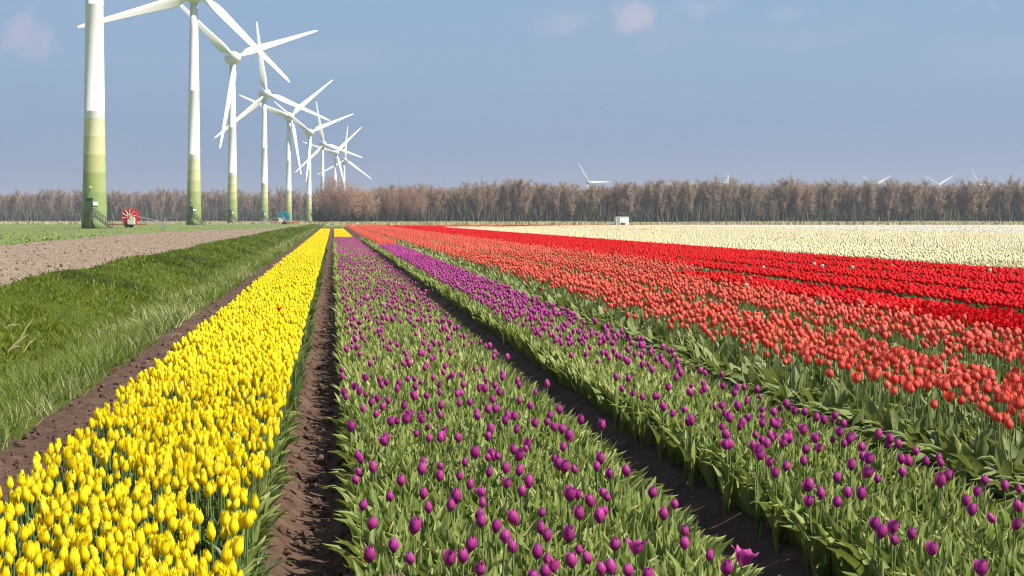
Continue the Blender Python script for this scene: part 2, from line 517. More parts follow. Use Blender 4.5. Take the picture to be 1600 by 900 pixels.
def build_clods():
    B = Bulk()
    def strip(x0, x1, y0, y1, n, smin, smax):
        u = rng.random(n)
        Y = y0 * (y1 / y0) ** u
        X = rng.uniform(x0, x1, n)
        s = smin + (smax - smin) * rng.random(n) ** 4
        Z = soil_z(X, Y) + s * 0.15
        k = rng.integers(0, 5, n)
        for q in range(5):
            m = k == q
            B.add(LUMPS[q], np.stack([X, Y, Z], -1)[m], rng.random(m.sum()) * 6.3, rng.random(m.sum()) * 3, rng.random(m.sum()) * 6.3,
                  np.stack([s, s * 0.9, s * 0.7], -1)[m], rng.random(m.sum()))
    strip(-0.36, 0.14, 5, 60, 1900, 0.008, 0.045)
    strip(-2.28, -1.40, 5, 60, 1900, 0.008, 0.045)
    strip(1.28, 1.85, 5, 60, 900, 0.006, 0.05)
    strip(2.95, 3.5, 6, 60, 700, 0.006, 0.05)
    o = obj('soil_clods', B.mesh('soil_clods', M['soil'], False))
    tag(o, 'small crumbs and clods of dark soil lying in the furrows', None, None, 'stuff')
    B = Bulk()
    n = 6000
    Y = 28 * (230 / 28) ** rng.random(n); xl = tilled_left(Y)
    X = -6.9 + (xl + 0.4 + 6.9) * rng.random(n)
    s = 0.025 + 0.075 * rng.random(n) ** 3
    P = np.stack([X, Y, tilled_z(X, Y) + s * 0.1], -1)
    k = rng.integers(0, 5, n)
    for q in range(5):
        m = k == q; c = m.sum()
        B.add(LUMPS[q], P[m], rng.random(c) * 6.3, rng.random(c) * 3, rng.random(c) * 6.3, np.stack([s, s, s * 0.7], -1)[m], rng.random(c))
    o = obj('dry_clods', B.mesh('dry_clods', M['tilled'], False))
    tag(o, 'dry light brown clods covering the tilled strip', None, None, 'stuff')
build_clods()

# ------------------------------------------------------------------ wind turbines
def tower_mat():
    m, t = new_mat('ringed_tower_paint')
    tcn = t.n('ShaderNodeTexCoord')
    sp = t.n('ShaderNodeSeparateXYZ'); t.t.links.new(tcn.outputs['Object'], sp.inputs[0])
    z = t.math('DIVIDE', sp.outputs[2], 65.0)
    W = (0.80, 0.80, 0.77)
    col = t.ramp(z, [(0.0, (0.20, 0.275, 0.088)), (3.0 / 65, (0.235, 0.31, 0.098)), (6.0 / 65, (0.30, 0.355, 0.118)), (9.2 / 65, (0.43, 0.445, 0.18)), (12.3 / 65, (0.59, 0.57, 0.29)), (15.3 / 65, (0.70, 0.68, 0.44)), (18.4 / 65, W)], 'CONSTANT')
    nz = t.noise(tcn.outputs['Object'], 0.35, 5.0)
    col = t.mix(t.maprange(nz.outputs[0], 0.42, 0.75, 0.0, 0.22), col, (0.58, 0.57, 0.52))
    b = t.n('ShaderNodeBsdfPrincipled', ins={'Roughness': 0.45, 'Specular IOR Level': 0.35})
    t.t.links.new(col, b.inputs['Base Color'])
    out(t, b.outputs[0])
    return m
M['tower'] = tower_mat()
M['white_paint'] = simple_mat('white_gelcoat', (0.80, 0.79, 0.76), 0.4, 0.4, 0, 0.03, 0.5)
M['green_paint'] = simple_mat('dark_green_paint', (0.06, 0.11, 0.045), 0.5)
M['dark_metal'] = simple_mat('dark_steel', (0.06, 0.08, 0.06), 0.5, 0.5)
M['sign_white'] = simple_mat('white_sign', (0.82, 0.82, 0.80), 0.4, 0.4, 0, 0.03)
M['red_paint'] = simple_mat('red_paint', (0.58, 0.035, 0.035), 0.4)
M['cyan_paint'] = simple_mat('turquoise_paint', (0.02, 0.28, 0.36), 0.4)
M['grey_metal'] = simple_mat('galvanised_steel', (0.42, 0.42, 0.41), 0.45, 0.5, 0.3)
M['cream_paint'] = simple_mat('cream_paint', (0.72, 0.66, 0.55), 0.45)
M['rubber'] = simple_mat('black_rubber', (0.03, 0.03, 0.03), 0.8)
M['hose'] = simple_mat('hose', (0.10, 0.10, 0.11), 0.5)

HUB = 65.0
def tower_mesh():
    bm = bmesh.new()
    lathe(bm, [(2.18, -0.2), (2.13, 1.0), (2.05, 4.0), (1.86, 12.0), (1.745, 19.6), (1.775, 19.65), (1.775, 19.85), (1.74, 19.9), (1.525, 37.6), (1.555, 37.65), (1.555, 37.85), (1.52, 37.9), (1.22, 55.0), (1.08, 63.0)], 40)
    return bm_mesh('tower', bm, M['tower'], True)

def blade_mesh():
    rs = [0.0, 1.2, 2.4, 3.6, 5.0, 7.0, 9.5, 13, 17, 22, 27, 31, 33.5, 34.7, 35.1]
    ch = [1.7, 1.75, 2.3, 3.25, 3.65, 3.5, 3.1, 2.65, 2.25, 1.85, 1.5, 1.2, 0.95, 0.6, 0.15]
    th = [1.7, 1.7, 1.55, 1.25, 1.05, .9, .75, .6, .48, .36, .27, .19, .13, .08, .03]
    tw = [34, 33, 31, 28, 24, 19, 14, 10, 7, 5, 3, 2, 1, 0, 0]
    bm = bmesh.new(); rings = []; n = 14
    for r, c, t, a in zip(rs, ch, th, tw):
        ring = []
        circ = max(0, 1 - r / 3.0)
        for i in range(n):
            p = 2 * math.pi * i / n
            xx = math.cos(p)
            fat = t / 2 * math.sin(p) * (circ + (1 - circ) * (0.62 + 0.42 * xx))
            x = c / 2 * xx - (1 - circ) * 0.22 * c
            q = R(a + 8)
            bend = 0.0009 * r * r
            ring.append(bm.verts.new((x * math.cos(q) - fat * math.sin(q), -(x * math.sin(q) + fat * math.cos(q)) - bend - 0.0, r + 1.55)))
        rings.append(ring)
    for a, b in zip(rings, rings[1:]):
        for i in range(n):
            j = (i + 1) % n
            bm.faces.new((a[i], a[j], b[j], b[i]))
    bm.faces.new(rings[0][::-1]); bm.faces.new(rings[-1])
    return bm_mesh('blade', bm, M['white_paint'], True)

def axis_lathe(name, prof, mat, n=24):
    bm = bmesh.new()
    lathe(bm, prof, n, Matrix.Rotation(R(90), 4, 'X'))   # +h points to -Y
    return bm_mesh(name, bm, mat, True)

TOWER, BLADE = tower_mesh(), blade_mesh()
NACELLE = axis_lathe('nacelle', [(0.05, -5.6), (0.7, -5.4), (1.5, -4.7), (2.2, -3.2), (2.65, -1.2), (2.78, 0.6), (2.7, 1.6), (2.5, 2.1)], M['white_paint'])
SPINNER = axis_lathe('spinner', [(2.42, -1.45), (2.4, -0.6), (2.2, 0.5), (1.75, 1.5), (1.1, 2.15), (0.4, 2.5), (0.03, 2.55)], M['white_paint'])

def stair_meshes():
    bm = bmesh.new()
    add_box(bm, (0, -2.9, 2.45), (1.7, 1.5, 0.08))
    x0, z0, x1, z1 = 0.85, 2.45, 4.4, 0.05
    for k in range(12):
        f = (k + 0.5) / 12
        add_box(bm, (x0 + (x1 - x0) * f, -3.0, z0 + (z1 - z0) * f), (0.32, 0.95, 0.06))
    for yy in (-2.5, -3.5):
        add_bar(bm, (x0, yy, z0), (x1, yy, z1), 0.10, n=4)
    for xx in (-0.75, 0.75):
        for yy in (-2.35, -3.55):
            add_bar(bm, (xx, yy, -0.1), (xx, yy, 2.42), 0.06, n=4)
    fl = bm_mesh('staircase', bm, M['dark_metal'])
    bm = bmesh.new()
    for yy in (-2.5, -3.5):
        add_bar(bm, (x0, yy, z0 + 1.05), (x1, yy, z1 + 1.05), 0.05, n=5)
        add_bar(bm, (x0, yy, z0 + 0.55), (x1, yy, z1 + 0.55), 0.035, n=5)
        for k in range(5):
            f = k / 4
            p = (x0 + (x1 - x0) * f, yy, z0 + (z1 - z0) * f)
            add_bar(bm, p, (p[0], p[1], p[2] + 1.05), 0.045, n=5)
    for a, b in (((-0.83, -2.2), (-0.83, -3.6)), ((-0.83, -3.6), (0.83, -3.6))):
        for zz in (3.0, 3.5):
            add_bar(bm, (a[0], a[1], zz), (b[0], b[1], zz), 0.04, n=5)
    add_bar(bm, (-0.83, -3.6, 2.45), (-0.83, -3.6, 3.5), 0.045, n=5)
    rl = bm_mesh('handrail', bm, M['dark_metal'])
    return fl, rl
STAIR, RAIL = stair_meshes()
bm = bmesh.new(); add_box(bm, (0, -2.06, 3.72), (1.15, 0.16, 2.5)); add_box(bm, (0, -2.0, 5.05), (1.4, 0.5, 0.12))
DOOR = bm_mesh('door', bm, M['green_paint'])
bm = bmesh.new(); add_box(bm, (0.32, -2.16, 3.6), (0.06, 0.05, 0.3))
HANDLE = bm_mesh('handle', bm, M['dark_metal'])
bm = bmesh.new(); add_bar(bm, (0, -1.9, 6.2), (0.25, -2.7, 6.75), 0.06); add_bar(bm, (0.25, -2.7, 6.75), (0.4, -2.75, 6.85), 0.06)
ARM = bm_mesh('lamp_arm', bm, M['dark_metal'])
bm = bmesh.new(); add_box(bm, (0.5, -2.78, 6.9), (0.42, 0.3, 0.26)); bmesh.ops.bevel(bm, geom=bm.edges[:], offset=0.06, segments=2, affect='EDGES')
LAMP = bm_mesh('lamp', bm, M['sign_white'])
bm = bmesh.new(); add_box(bm, (1.05, -1.9, 4.15), (0.85, 0.06, 0.55), Matrix.Rotation(R(28), 4, 'Z'))
SIGN = bm_mesh('sign_plate', bm, M['sign_white'])

def turbine(x, y, theta, yaw, label, group, detail=True):
    """theta: first blade's angle clockwise from straight up as seen from the camera; yaw: rotor axis turned right of the camera direction"""
    t = empty('wind_turbine', (x, y, float(ground_z(np.array(x), np.array(y)))))
    tag(t, label, 'wind turbine', group)
    tw = obj('tower', TOWER, t)
    nac = obj('nacelle', NACELLE, t, (0, 0, HUB), (0, 0, yaw))
    fwd = Vector((math.sin(yaw), -math.cos(yaw), 0)) * 3.6
    sp = obj('spinner', SPINNER, t, (fwd.x, fwd.y, HUB), (0, 0, yaw))
    for k in range(3):
        a = R(theta + 120 * k)
        # seen from the front, a turn about the local Y axis
        Mx = Matrix.Translation((fwd.x, fwd.y, HUB)) @ Matrix.Rotation(yaw, 4, 'Z') @ Matrix.Rotation(a, 4, 'Y')
        b = obj('blade', BLADE, t)
        b.matrix_local = Mx
    if detail:
        dz = math.atan2(x, y)                   # the door side looks roughly at the road along the field
        ang = -R(24) - dz
        rot = (0, 0, ang)
        d = obj('door', DOOR, t, (0, 0, 0), rot); obj('handle', HANDLE, d)
        s = obj('staircase', STAIR, t, (0, 0, 0), (0, 0, ang)); obj('handrail', RAIL, s)
        l = obj('lamp', LAMP, t, (0, 0, 0), rot); obj('lamp_arm', ARM, l)
        obj('sign_plate', SIGN, t, (0, 0, 0), rot)
    return t

ROW = [(147.5, 0, 'nearest wind turbine, thick tower at far left, rotor above the picture'),
       (303, 12, 'second wind turbine from the left, its hub just cut by the top edge'),
       (363, 71, 'third wind turbine from the left, with one blade hanging down along its tower'),
       (413, -9, 'fourth wind turbine from the left, one blade upright crossing a blade of the next'),
       (451, 50, 'fifth wind turbine from the left, behind the turquoise hose reel'),
       (483, 67, 'sixth wind turbine from the left, standing just left of the round brown shrub'),
       (504, -12, 'seventh wind turbine of the row, tower rising from left edge of the round shrub'),
       (523.5, 46, 'eighth wind turbine of the row, rising from behind the round brown shrub'),
       (537.5, 4, 'ninth, farthest and smallest turbine of the row, blade reaching down over the trees')]
for i, (px, th, lab) in enumerate(ROW):
    D = F * (0.108 + 0.0722 * i)
    turbine((px - VX) / F * D, D, th, R(23), 'white ' + lab, 'row of wind turbines with green ringed towers', i < 4)
for (px, py, rp, th, yw, lab) in ((919, 285, 34.5, -31, 16, 'distant white wind turbine above the trees straight over the white trailer'),
                                  (1134, 286.5, 30, 60, 74, 'distant wind turbine seen almost edge on, only narrow blades above the trees'),
                                  (1367, 289, 29, 61, 14, 'distant wind turbine at right with two blades in a wide V over the treetops'),
                                  (1466, 289, 28, 59, 14, 'distant wind turbine second from the right, two blades showing above trees'),
                                  (1528, 289, 28, -27, 14, 'rightmost distant wind turbine, a single blade tip above the trees')):
    D = F * 35.3 / rp
    hub = CAM_H + (VY - py) / F * D
    t = turbine((px - VX) / F * D, D, th, R(yw), lab, 'distant wind turbines behind the wood', False)
    t.location.z = hub - HUB

# ------------------------------------------------------------------ machines in the fields
def hose_reel(px, py, dia, drum_mat, label, flip=1):
    x, y = at(px, py)
    t = empty('hose_reel', (x, y, 0.0), R(-12))
    tag(t, label, 'hose reel', 'irrigation hose reels')
    r = dia / 2
    cz = r + 0.45
    # drum: two spoked flanges and a wound hose between them; its axis lies across the view
    for side in (-1, 1):
        bm = bmesh.new()
        Mx = Matrix.Translation((0, side * 0.75, cz)) @ Matrix.Rotation(R(90), 4, 'X')
        n = 28
        lathe(bm, [(r - 0.55, -0.05), (r, -0.05), (r, 0.05), (r - 0.55, 0.05), (r - 0.55, -0.05)], n, Mx, cap=False)
        lathe(bm, [(0.02, -0.06), (0.5, -0.06), (0.5, 0.06), (0.02, 0.06)], 16, Mx)
        fl = obj('flange', bm_mesh('flange', bm, drum_mat), t)
        sp_me = None
        for k in range(10):
            a = 2 * math.pi * k / 10 + 0.2
            bm = bmesh.new()
            add_bar(bm, (0.3 * math.cos(a), side * 0.79, cz + 0.3 * math.sin(a)), ((r - 0.08) * math.cos(a), side * 0.79, cz + (r - 0.08) * math.sin(a)), 0.10, 0.07, 5)
            obj('spoke', bm_mesh('spoke', bm, M['cream_paint'] if drum_mat is M['red_paint'] else drum_mat), fl)
    bm = bmesh.new()
    Mx = Matrix.Translation((0, 0, cz)) @ Matrix.Rotation(R(90), 4, 'X')
    lathe(bm, [(r * 0.55, -0.68), (r * 0.72, -0.66)] + [(r * (0.72 + 0.02 * (k % 2)), -0.6 + 0.15 * k) for k in range(9)] + [(r * 0.72, 0.66), (r * 0.55, 0.68)], 28, Mx)
    obj('wound_hose', bm_mesh('wound_hose', bm, M['red_paint'] if drum_mat is M['red_paint'] else M['cyan_paint'], True), t)
    bm = bmesh.new()
    for yy in (-0.95, 0.95):
        add_bar(bm, (-2.6 * flip, yy, 0.65), (2.9 * flip, yy, 0.65), 0.10, n=4)
        add_bar(bm, (-1.2, yy, 0.65), (0, yy, cz), 0.09, n=4); add_bar(bm, (1.2, yy, 0.65), (0, yy, cz), 0.09, n=4)
    for xx in (-2.4, -0.2, 2.4): add_bar(bm, (xx * flip, -0.95, 0.65), (xx * flip, 0.95, 0.65), 0.08, n=4)
    add_bar(bm, (-2.6 * flip, 0, 0.65), (-4.6 * flip, 0, 0.55), 0.10, n=4)
    add_bar(bm, (-4.5 * flip, 0, 0.55), (-4.5 * flip, 0, 0.0), 0.07, n=4)
    fr = obj('frame', bm_mesh('frame', bm, M['red_paint']), t)
    bm = bmesh.new(); add_box(bm, (0.55 * flip, -1.25, 1.05), (1.5, 0.5, 1.1)); bmesh.ops.bevel(bm, geom=bm.edges[:], offset=0.12, segments=2, affect='EDGES')
    add_box(bm, (0.85 * flip, -1.3, 1.75), (0.8, 0.4, 0.5))
    obj('drive_housing', bm_mesh('drive_housing', bm, M['cream_paint']), t)
    for side in (-1, 1):
        bm = bmesh.new()
        lathe(bm, [(0.15, -0.15), (0.44, -0.17), (0.52, -0.08), (0.52, 0.08), (0.44, 0.17), (0.15, 0.15)], 18, Matrix.Translation((-0.3 * flip, side * 1.25, 0.5)) @ Matrix.Rotation(R(90), 4, 'X'))
        wl = obj('wheel', bm_mesh('wheel', bm, M['rubber']), t)
    bm = bmesh.new()
    add_bar(bm, (1.2 * flip, 0.2, 2.1), (6.6 * flip, 0.2, 0.95), 0.07, n=5); add_bar(bm, (1.2 * flip, -0.3, 1.1), (6.4 * flip, -0.1, 0.7), 0.06, n=5)
    for k in range(4):
        f = (k + 0.5) / 4
        add_bar(bm, (1.2 + 5.3 * f * flip, 0.2, 2.1 - 1.15 * f), (1.2 + 5.2 * (f + 0.1) * flip, -0.2, 1.1 - 0.4 * f), 0.04, n=4)
    obj('boom', bm_mesh('boom', bm, M['grey_metal']), t)
    bm = bmesh.new()
    add_bar(bm, (6.6 * flip, -0.7, 0.45), (6.6 * flip, 0.7, 0.45), 0.06, n=5); add_bar(bm, (6.6 * flip, 0, 0.45), (6.6 * flip, 0, 1.6), 0.07, n=5)
    add_bar(bm, (6.6 * flip, 0, 1.5), (7.6 * flip, 0, 1.9), 0.06, 0.04, 5)
    for side in (-1, 1):
        lathe(bm, [(0.1, -0.05), (0.3, -0.05), (0.3, 0.05), (0.1, 0.05)], 14, Matrix.Translation((6.6 * flip, side * 0.8, 0.45)) @ Matrix.Rotation(R(90), 4, 'X'))
    obj('sprinkler_cart', bm_mesh('sprinkler_cart', bm, M['grey_metal']), t)
    return t
hose_reel(204, 355.5, 3.1, M['red_paint'], 'red irrigation hose reel with cream spokes parked beside the nearest turbine')
hr2 = hose_reel(443, 350.6, 3.5, M['cyan_paint'], 'turquoise irrigation hose reel on a red frame left of the tulip field', -1)

def white_trailer():
    x, y = at(971, 355.2)
    t = empty('field_trailer', (x, y, 0), R(4))
    tag(t, 'small white box trailer standing at the far edge of the cream tulips', 'trailer')
    bm = bmesh.new()
    add_box(bm, (0, 0, 1.18), (2.45, 1.6, 1.6)); bmesh.ops.bevel(bm, geom=bm.edges[:], offset=0.05, segments=2, affect='EDGES')
    obj('body', bm_mesh('body', bm, M['sign_white']), t)
    bm = bmesh.new(); add_box(bm, (0, 0, 2.0), (2.55, 1.7, 0.06))
    obj('roof', bm_mesh('roof', bm, M['sign_white']), t)
    bm = bmesh.new(); add_box(bm, (0.12, -0.82, 0.66), (0.85, 0.06, 0.36)); add_box(bm, (-0.1, -0.84, 0.86), (0.3, 0.06, 0.16))
    obj('rear_hatch', bm_mesh('rear_hatch', bm, M['dark_metal']), t)
    bm = bmesh.new(); add_box(bm, (-0.75, -0.81, 1.2), (0.62, 0.04, 1.35)); add_box(bm, (-0.52, -0.84, 1.15), (0.05, 0.03, 0.16))
    obj('door', bm_mesh('door', bm, M['grey_metal']), t)
    for s in (-1, 1):
        bm = bmesh.new()
        lathe(bm, [(0.1, -0.09), (0.32, -0.1), (0.34, 0), (0.32, 0.1), (0.1, 0.09)], 16, Matrix.Translation((s * 1.0, -0.2, 0.34)) @ Matrix.Rotation(R(90), 4, 'Y'))
        obj('wheel', bm_mesh('wheel', bm, M['rubber']), t)
    bm = bmesh.new(); add_bar(bm, (-1.2, 0.0, 0.5), (-2.3, 0.0, 0.45), 0.05, n=5); add_bar(bm, (-2.25, 0, 0.45), (-2.25, 0, 0.0), 0.04, n=5)
    obj('drawbar', bm_mesh('drawbar', bm, M['grey_metal']), t)
white_trailer()

# ------------------------------------------------------------------ trees
def twig_mat(name, cols):
    m, t = new_mat(name)
    at_ = t.n('ShaderNodeAttribute', attribute_name='tint')
    sp = t.n('ShaderNodeSeparateColor'); t.t.links.new(at_.outputs['Color'], sp.inputs[0])
    oi = t.n('ShaderNodeObjectInfo')
    r = t.math('FRACT', t.math('ADD', t.math('MULTIPLY', sp.outputs[0], 0.45), oi.outputs['Random']))
    n = len(cols)
    col = t.ramp(r, [(i / (n - 1), c) for i, c in enumerate(cols)])
    b = t.n('ShaderNodeBsdfPrincipled', ins={'Roughness': 0.85, 'Specular IOR Level': 0.15})
    t.t.links.new(col, b.inputs['Base Color'])
    out(t, b.outputs[0])
    return m
M['bark'] = twig_mat('grey_bark', [(0.125, 0.098, 0.078), (0.15, 0.12, 0.095), (0.11, 0.088, 0.07)])
M['twig'] = twig_mat('brown_twigs', [(0.27, 0.182, 0.128), (0.32, 0.215, 0.150), (0.24, 0.175, 0.128), (0.27, 0.20, 0.125), (0.27, 0.182, 0.128)])
M['twig_red'] = twig_mat('russet_twigs', [(0.30, 0.175, 0.12), (0.36, 0.215, 0.14), (0.26, 0.155, 0.115)])
M['twig_olive'] = twig_mat('budding_twigs', [(0.19, 0.155, 0.07), (0.23, 0.18, 0.085), (0.16, 0.14, 0.065)])
M['under'] = twig_mat('undergrowth_twigs', [(0.125, 0.125, 0.075), (0.17, 0.15, 0.105), (0.095, 0.11, 0.06), (0.19, 0.15, 0.115)])

def sliver(V, T, C, a, b, wd, r, rr):
    """a thin three-sided twig from a to b"""
    d = b - a
    q = d.to_track_quat('Z', 'Y')
    k = len(V)
    ph = rr.random() * 6.28
    for i in range(3):
        t = ph + 2.094 * i
        V.append(a + q @ Vector((math.cos(t) * wd, math.sin(t) * wd, 0)))
    V.append(b)
    T += [(k, k + 1, k + 3), (k + 1, k + 2, k + 3), (k + 2, k, k + 3)]
    C += [r] * 4

def bare_tree(seed, H, spread, up, n_limb, n_twig, base, tw=0.05, round_=False):
    """returns (trunk V,T,C), (crown V,T,C)"""
    rr = random.Random(seed)
    bm = bmesh.new()
    lean = Vector((rr.uniform(-.03, .03), rr.uniform(-.03, .03), 1))
    pts = []
    p = Vector((0, 0, -0.2)); rad = H * 0.008 + 0.03
    nseg = 6
    for i in range(nseg + 1):
        f = i / nseg
        pts.append((Vector((lean.x * H * f + rr.uniform(-.12, .12) * f, lean.y * H * f + rr.uniform(-.12, .12) * f, -0.2 + H * 0.93 * f)), rad * (1 - f * 0.88)))
    for (a, ra), (b, rb) in zip(pts, pts[1:]): add_bar(bm, a, b, ra, rb, 6)
    def trunk_at(f):
        k = min(nseg - 1, int(f * nseg)); u = f * nseg - k
        return pts[k][0].lerp(pts[k + 1][0], u), pts[k][1] * (1 - u) + pts[k + 1][1] * u
    V = []; T = []; C = []
    limbs = []
    for i in range(n_limb):
        f = base + (0.97 - base) * (i + rr.random()) / n_limb
        p0, r0 = trunk_at(min(f, .99))
        az = rr.random() * 6.283
        if round_:
            L = spread * math.sqrt(max(0.05, 1 - ((f - 0.55) / 0.55) ** 2)) * rr.uniform(0.8, 1.15)
        else:
            L = spread * (0.35 + 0.65 * math.sin(math.pi * min(1, (f - base * 0.6) / (1.12 - base * 0.6)))) * rr.uniform(0.7, 1.25)
        d = Vector((math.cos(az), math.sin(az), up * rr.uniform(0.7, 1.3))).normalized()
        LL = L / max(0.35, math.hypot(d.x, d.y))
        p1 = p0 + d * LL * 0.55 + Vector((0, 0, LL * 0.06)); p2 = p0 + d * LL + Vector((0, 0, LL * 0.16))
        add_bar(bm, p0, p1, max(0.035, r0 * 0.45), max(0.028, r0 * 0.28), 4); add_bar(bm, p1, p2, max(0.028, r0 * 0.28), 0.015, 4)
        limbs.append((p0, p1, p2, LL))
    limbs.append((pts[-3][0], pts[-2][0], pts[-1][0] + Vector((0, 0, H * 0.07)), H * 0.2))
    for i in range(n_twig):
        p0, p1, p2, LL = limbs[rr.randrange(len(limbs))]
        f = rr.uniform(0.12, 1.0)
        a = p0.lerp(p1, f * 2) if f < 0.5 else p1.lerp(p2, f * 2 - 1)
        az = rr.random() * 6.283
        d = Vector((math.cos(az), math.sin(az), rr.uniform(0.1, 1.9) * (0.5 if round_ else 1))).normalized()
        L = rr.uniform(0.9, 2.3) * (H / 18) ** 0.5
        sliver(V, T, C, a, a + d * L, tw * rr.uniform(0.7, 1.5), rr.random(), rr)
        if rr.random() < 0.6:
            b = a + d * L * 0.5; az += rr.uniform(-1.5, 1.5)
            d2 = Vector((math.cos(az), math.sin(az), rr.uniform(0.2, 1.6))).normalized()
            sliver(V, T, C, b, b + d2 * L * 0.7, tw * 0.8, rr.random(), rr)
    bm.verts.ensure_lookup_table(); bmesh.ops.triangulate(bm, faces=bm.faces)
    tV = np.array([v.co for v in bm.verts]); tT = np.array([[v.index for v in f.verts] for f in bm.faces]); bm.free()
    tC = np.zeros((len(tV), 3)); tC[:, 0] = 0.5
    cV = np.array([tuple(v) for v in V]); cT = np.array(T); cC = np.zeros((len(cV), 3)); cC[:, 0] = C
    return (tV, tT, tC), (cV, cT, cC)

VAR = []
for k in range(7):
    tr, cr = bare_tree(100 + k, 18.0, [2.4, 2.7, 2.1, 3.0, 2.5, 2.3, 3.1][k], [1.9, 1.6, 2.2, 1.3, 1.8, 2.0, 1.2][k], 30, 900, [0.14, 0.2, 0.12, 0.16, 0.22, 0.12, 0.18][k], 0.055)
    VAR.append((tr, cr, mesh_np('trunk', *tr[:2], M['bark'], tr[2]), mesh_np('crown', *cr[:2], M['twig'], cr[2])))
VAR_OL = []
for k in range(2):
    tr, cr = bare_tree(150 + k, 15.0, 3.4, 1.1, 26, 560, 0.15, 0.07, True)
    VAR_OL.append((tr, cr, mesh_np('trunk', *tr[:2], M['bark'], tr[2]), mesh_np('crown', *cr[:2], M['twig_olive'], cr[2])))
def round_tree(seed, H, rad, n_twig, base):
    tr, _ = bare_tree(seed, H * 0.75, rad * 0.6, 1.2, 22, 2, base, 0.05, True)
    rr = random.Random(seed); V = []; T = []; C = []
    for i in range(n_twig):
        th = rr.random() * 6.283; cz = rr.uniform(-0.85, 1.0); q = rr.random() ** 0.45
        sr = math.sqrt(1 - cz * cz) * q
        lob = 1 + 0.16 * math.sin(3 * th + seed) + 0.1 * math.sin(5 * th + 4 * cz)
        a = Vector((rad * sr * math.cos(th) * lob, rad * sr * math.sin(th) * lob, H * (0.53 + 0.45 * cz * q * lob)))
        d = Vector((a.x / rad, a.y / rad, 0.5 + (a.z - 0.4 * H) / H * 1.6)).normalized()
        d = (d + Vector((rr.gauss(0, .5), rr.gauss(0, .5), rr.gauss(0, .4)))).normalized()
        sliver(V, T, C, a - d * 0.6, a + d * rr.uniform(0.6, 1.3), 0.055, rr.random(), rr)
    cV = np.array([tuple(v) for v in V]); cC = np.zeros((len(cV), 3)); cC[:, 0] = C
    return tr, (cV, np.array(T), cC)
VAR_RD = []
for k in range(3):
    tr, cr = round_tree(170 + k, 15.0, 5.4, 2000, 0.08)
    VAR_RD.append((tr, cr, mesh_np('trunk', *tr[:2], M['bark'], tr[2]), mesh_np('crown', *cr[:2], M['twig_red'], cr[2])))

def tree(var, x, y, h, h0, label, group, wide=1.0, name='bare_tree'):
    s = h / h0
    t = empty(name, (x, y, -0.03), random.random() * 6.28)
    t.scale = (s * wide, s * wide, s)
    tag(t, label, 'tree', group)
    obj('trunk', var[2], t); obj('crown', var[3], t)
    return t

def top_right(px):
    """height in metres of the right-hand wood's skyline along the picture"""
    return float(np.interp(px, [480, 560, 600, 650, 700, 760, 840, 900, 960, 1100, 1250, 1400, 1500, 1600, 1900], [14, 14, 15, 15.5, 15.5, 17, 17.5, 15.5, 16.5, 17.5, 17.5, 16.5, 17, 17.2, 17]))
YW = 735.0
rt = random.Random(5)
px = 556.0
BACK = []
while px < 1690:
    y = YW + rt.uniform(-3, 6); x = (px - VX) / F * y
    if not (1172 < px < 1212):
        hf, wf = rt.uniform(0.88, 1.06), rt.uniform(0.95, 1.4)
        lk = ('low' if hf < 0.94 else 'tall' if hf > 1.0 else 'mid height') + (' slender' if wf < 1.08 else ' broad')
        wh = 'left of the white trailer' if px < 955 else ('between the white trailer and the budding tree' if px < 1180 else 'right of the budding tree')
        tree(VAR[rt.randrange(7)], x, y, top_right(px) * hf, 18.0, lk + ' leafless tree in the wood, ' + wh, lk + ' bare trees in the wood ' + wh, wf)
    px += rt.uniform(7.5, 14.0)
for k, (px, h, lab) in enumerate(((1186, 12.0, 'lower olive tinged tree coming into bud before the bare wood at right'), (1206, 9.0, 'small olive bush tree beside the larger budding tree at right'))):
    y = YW - 9; tree(VAR_OL[k], (px - VX) / F * y, y, h, 15.0, lab, None, 1.0, 'budding_tree')
for k, (px, h, wd, dy, lab) in enumerate(((519, 21.5, 0.80, -8, 'round russet brown leafless tree, tallest, in front of the far turbines'),
                                          (545, 18.3, 0.95, -12, 'wide rusty orange leafless tree just right of the tallest russet tree'),
                                          (571, 15.6, 1.0, -6, 'smaller rusty leafless tree at the right foot of the russet clump'))):
    y = YW + dy; tree(VAR_RD[k], (px - VX) / F * y, y, h, 15.0, lab, None, wd, 'russet_tree')
for k, (px, h) in enumerate(((612, 15.5), (634, 16.5), (652, 15.8))):
    y = YW - 2; tree(VAR_RD[k], (px - VX) / F * y, y, h, 15.0, 'round topped reddish leafless tree left of the middle of the wood', 'reddish trees in the wood', 0.8, 'russet_tree')
# the far row at left, behind the turbines
YL = 1265.0
px = -90.0
while px < 512:
    y = YL + rt.uniform(-5, 10); x = (px - VX) / F * y
    h = float(np.interp(px, [-90, 100, 250, 420, 512], [21.5, 22.0, 22.5, 22.5, 23.0])) 
    hf, wf = rt.uniform(0.85, 1.08), rt.uniform(0.9, 1.25)
    lk = ('low' if hf < 0.93 else 'tall' if hf > 1.01 else 'mid height') + (' slender' if wf < 1.07 else ' broad')
    wh = 'left of the nearest turbine' if px < 147 else ('between the first two turbine towers' if px < 303 else 'behind the closely spaced turbine towers')
    tree(VAR[rt.randrange(7)], x, y, h * hf, 18.0, lk + ' leafless tree in the far row ' + wh, lk + ' bare trees in the far row ' + wh, wf)
    px += rt.uniform(7.0, 12.0)

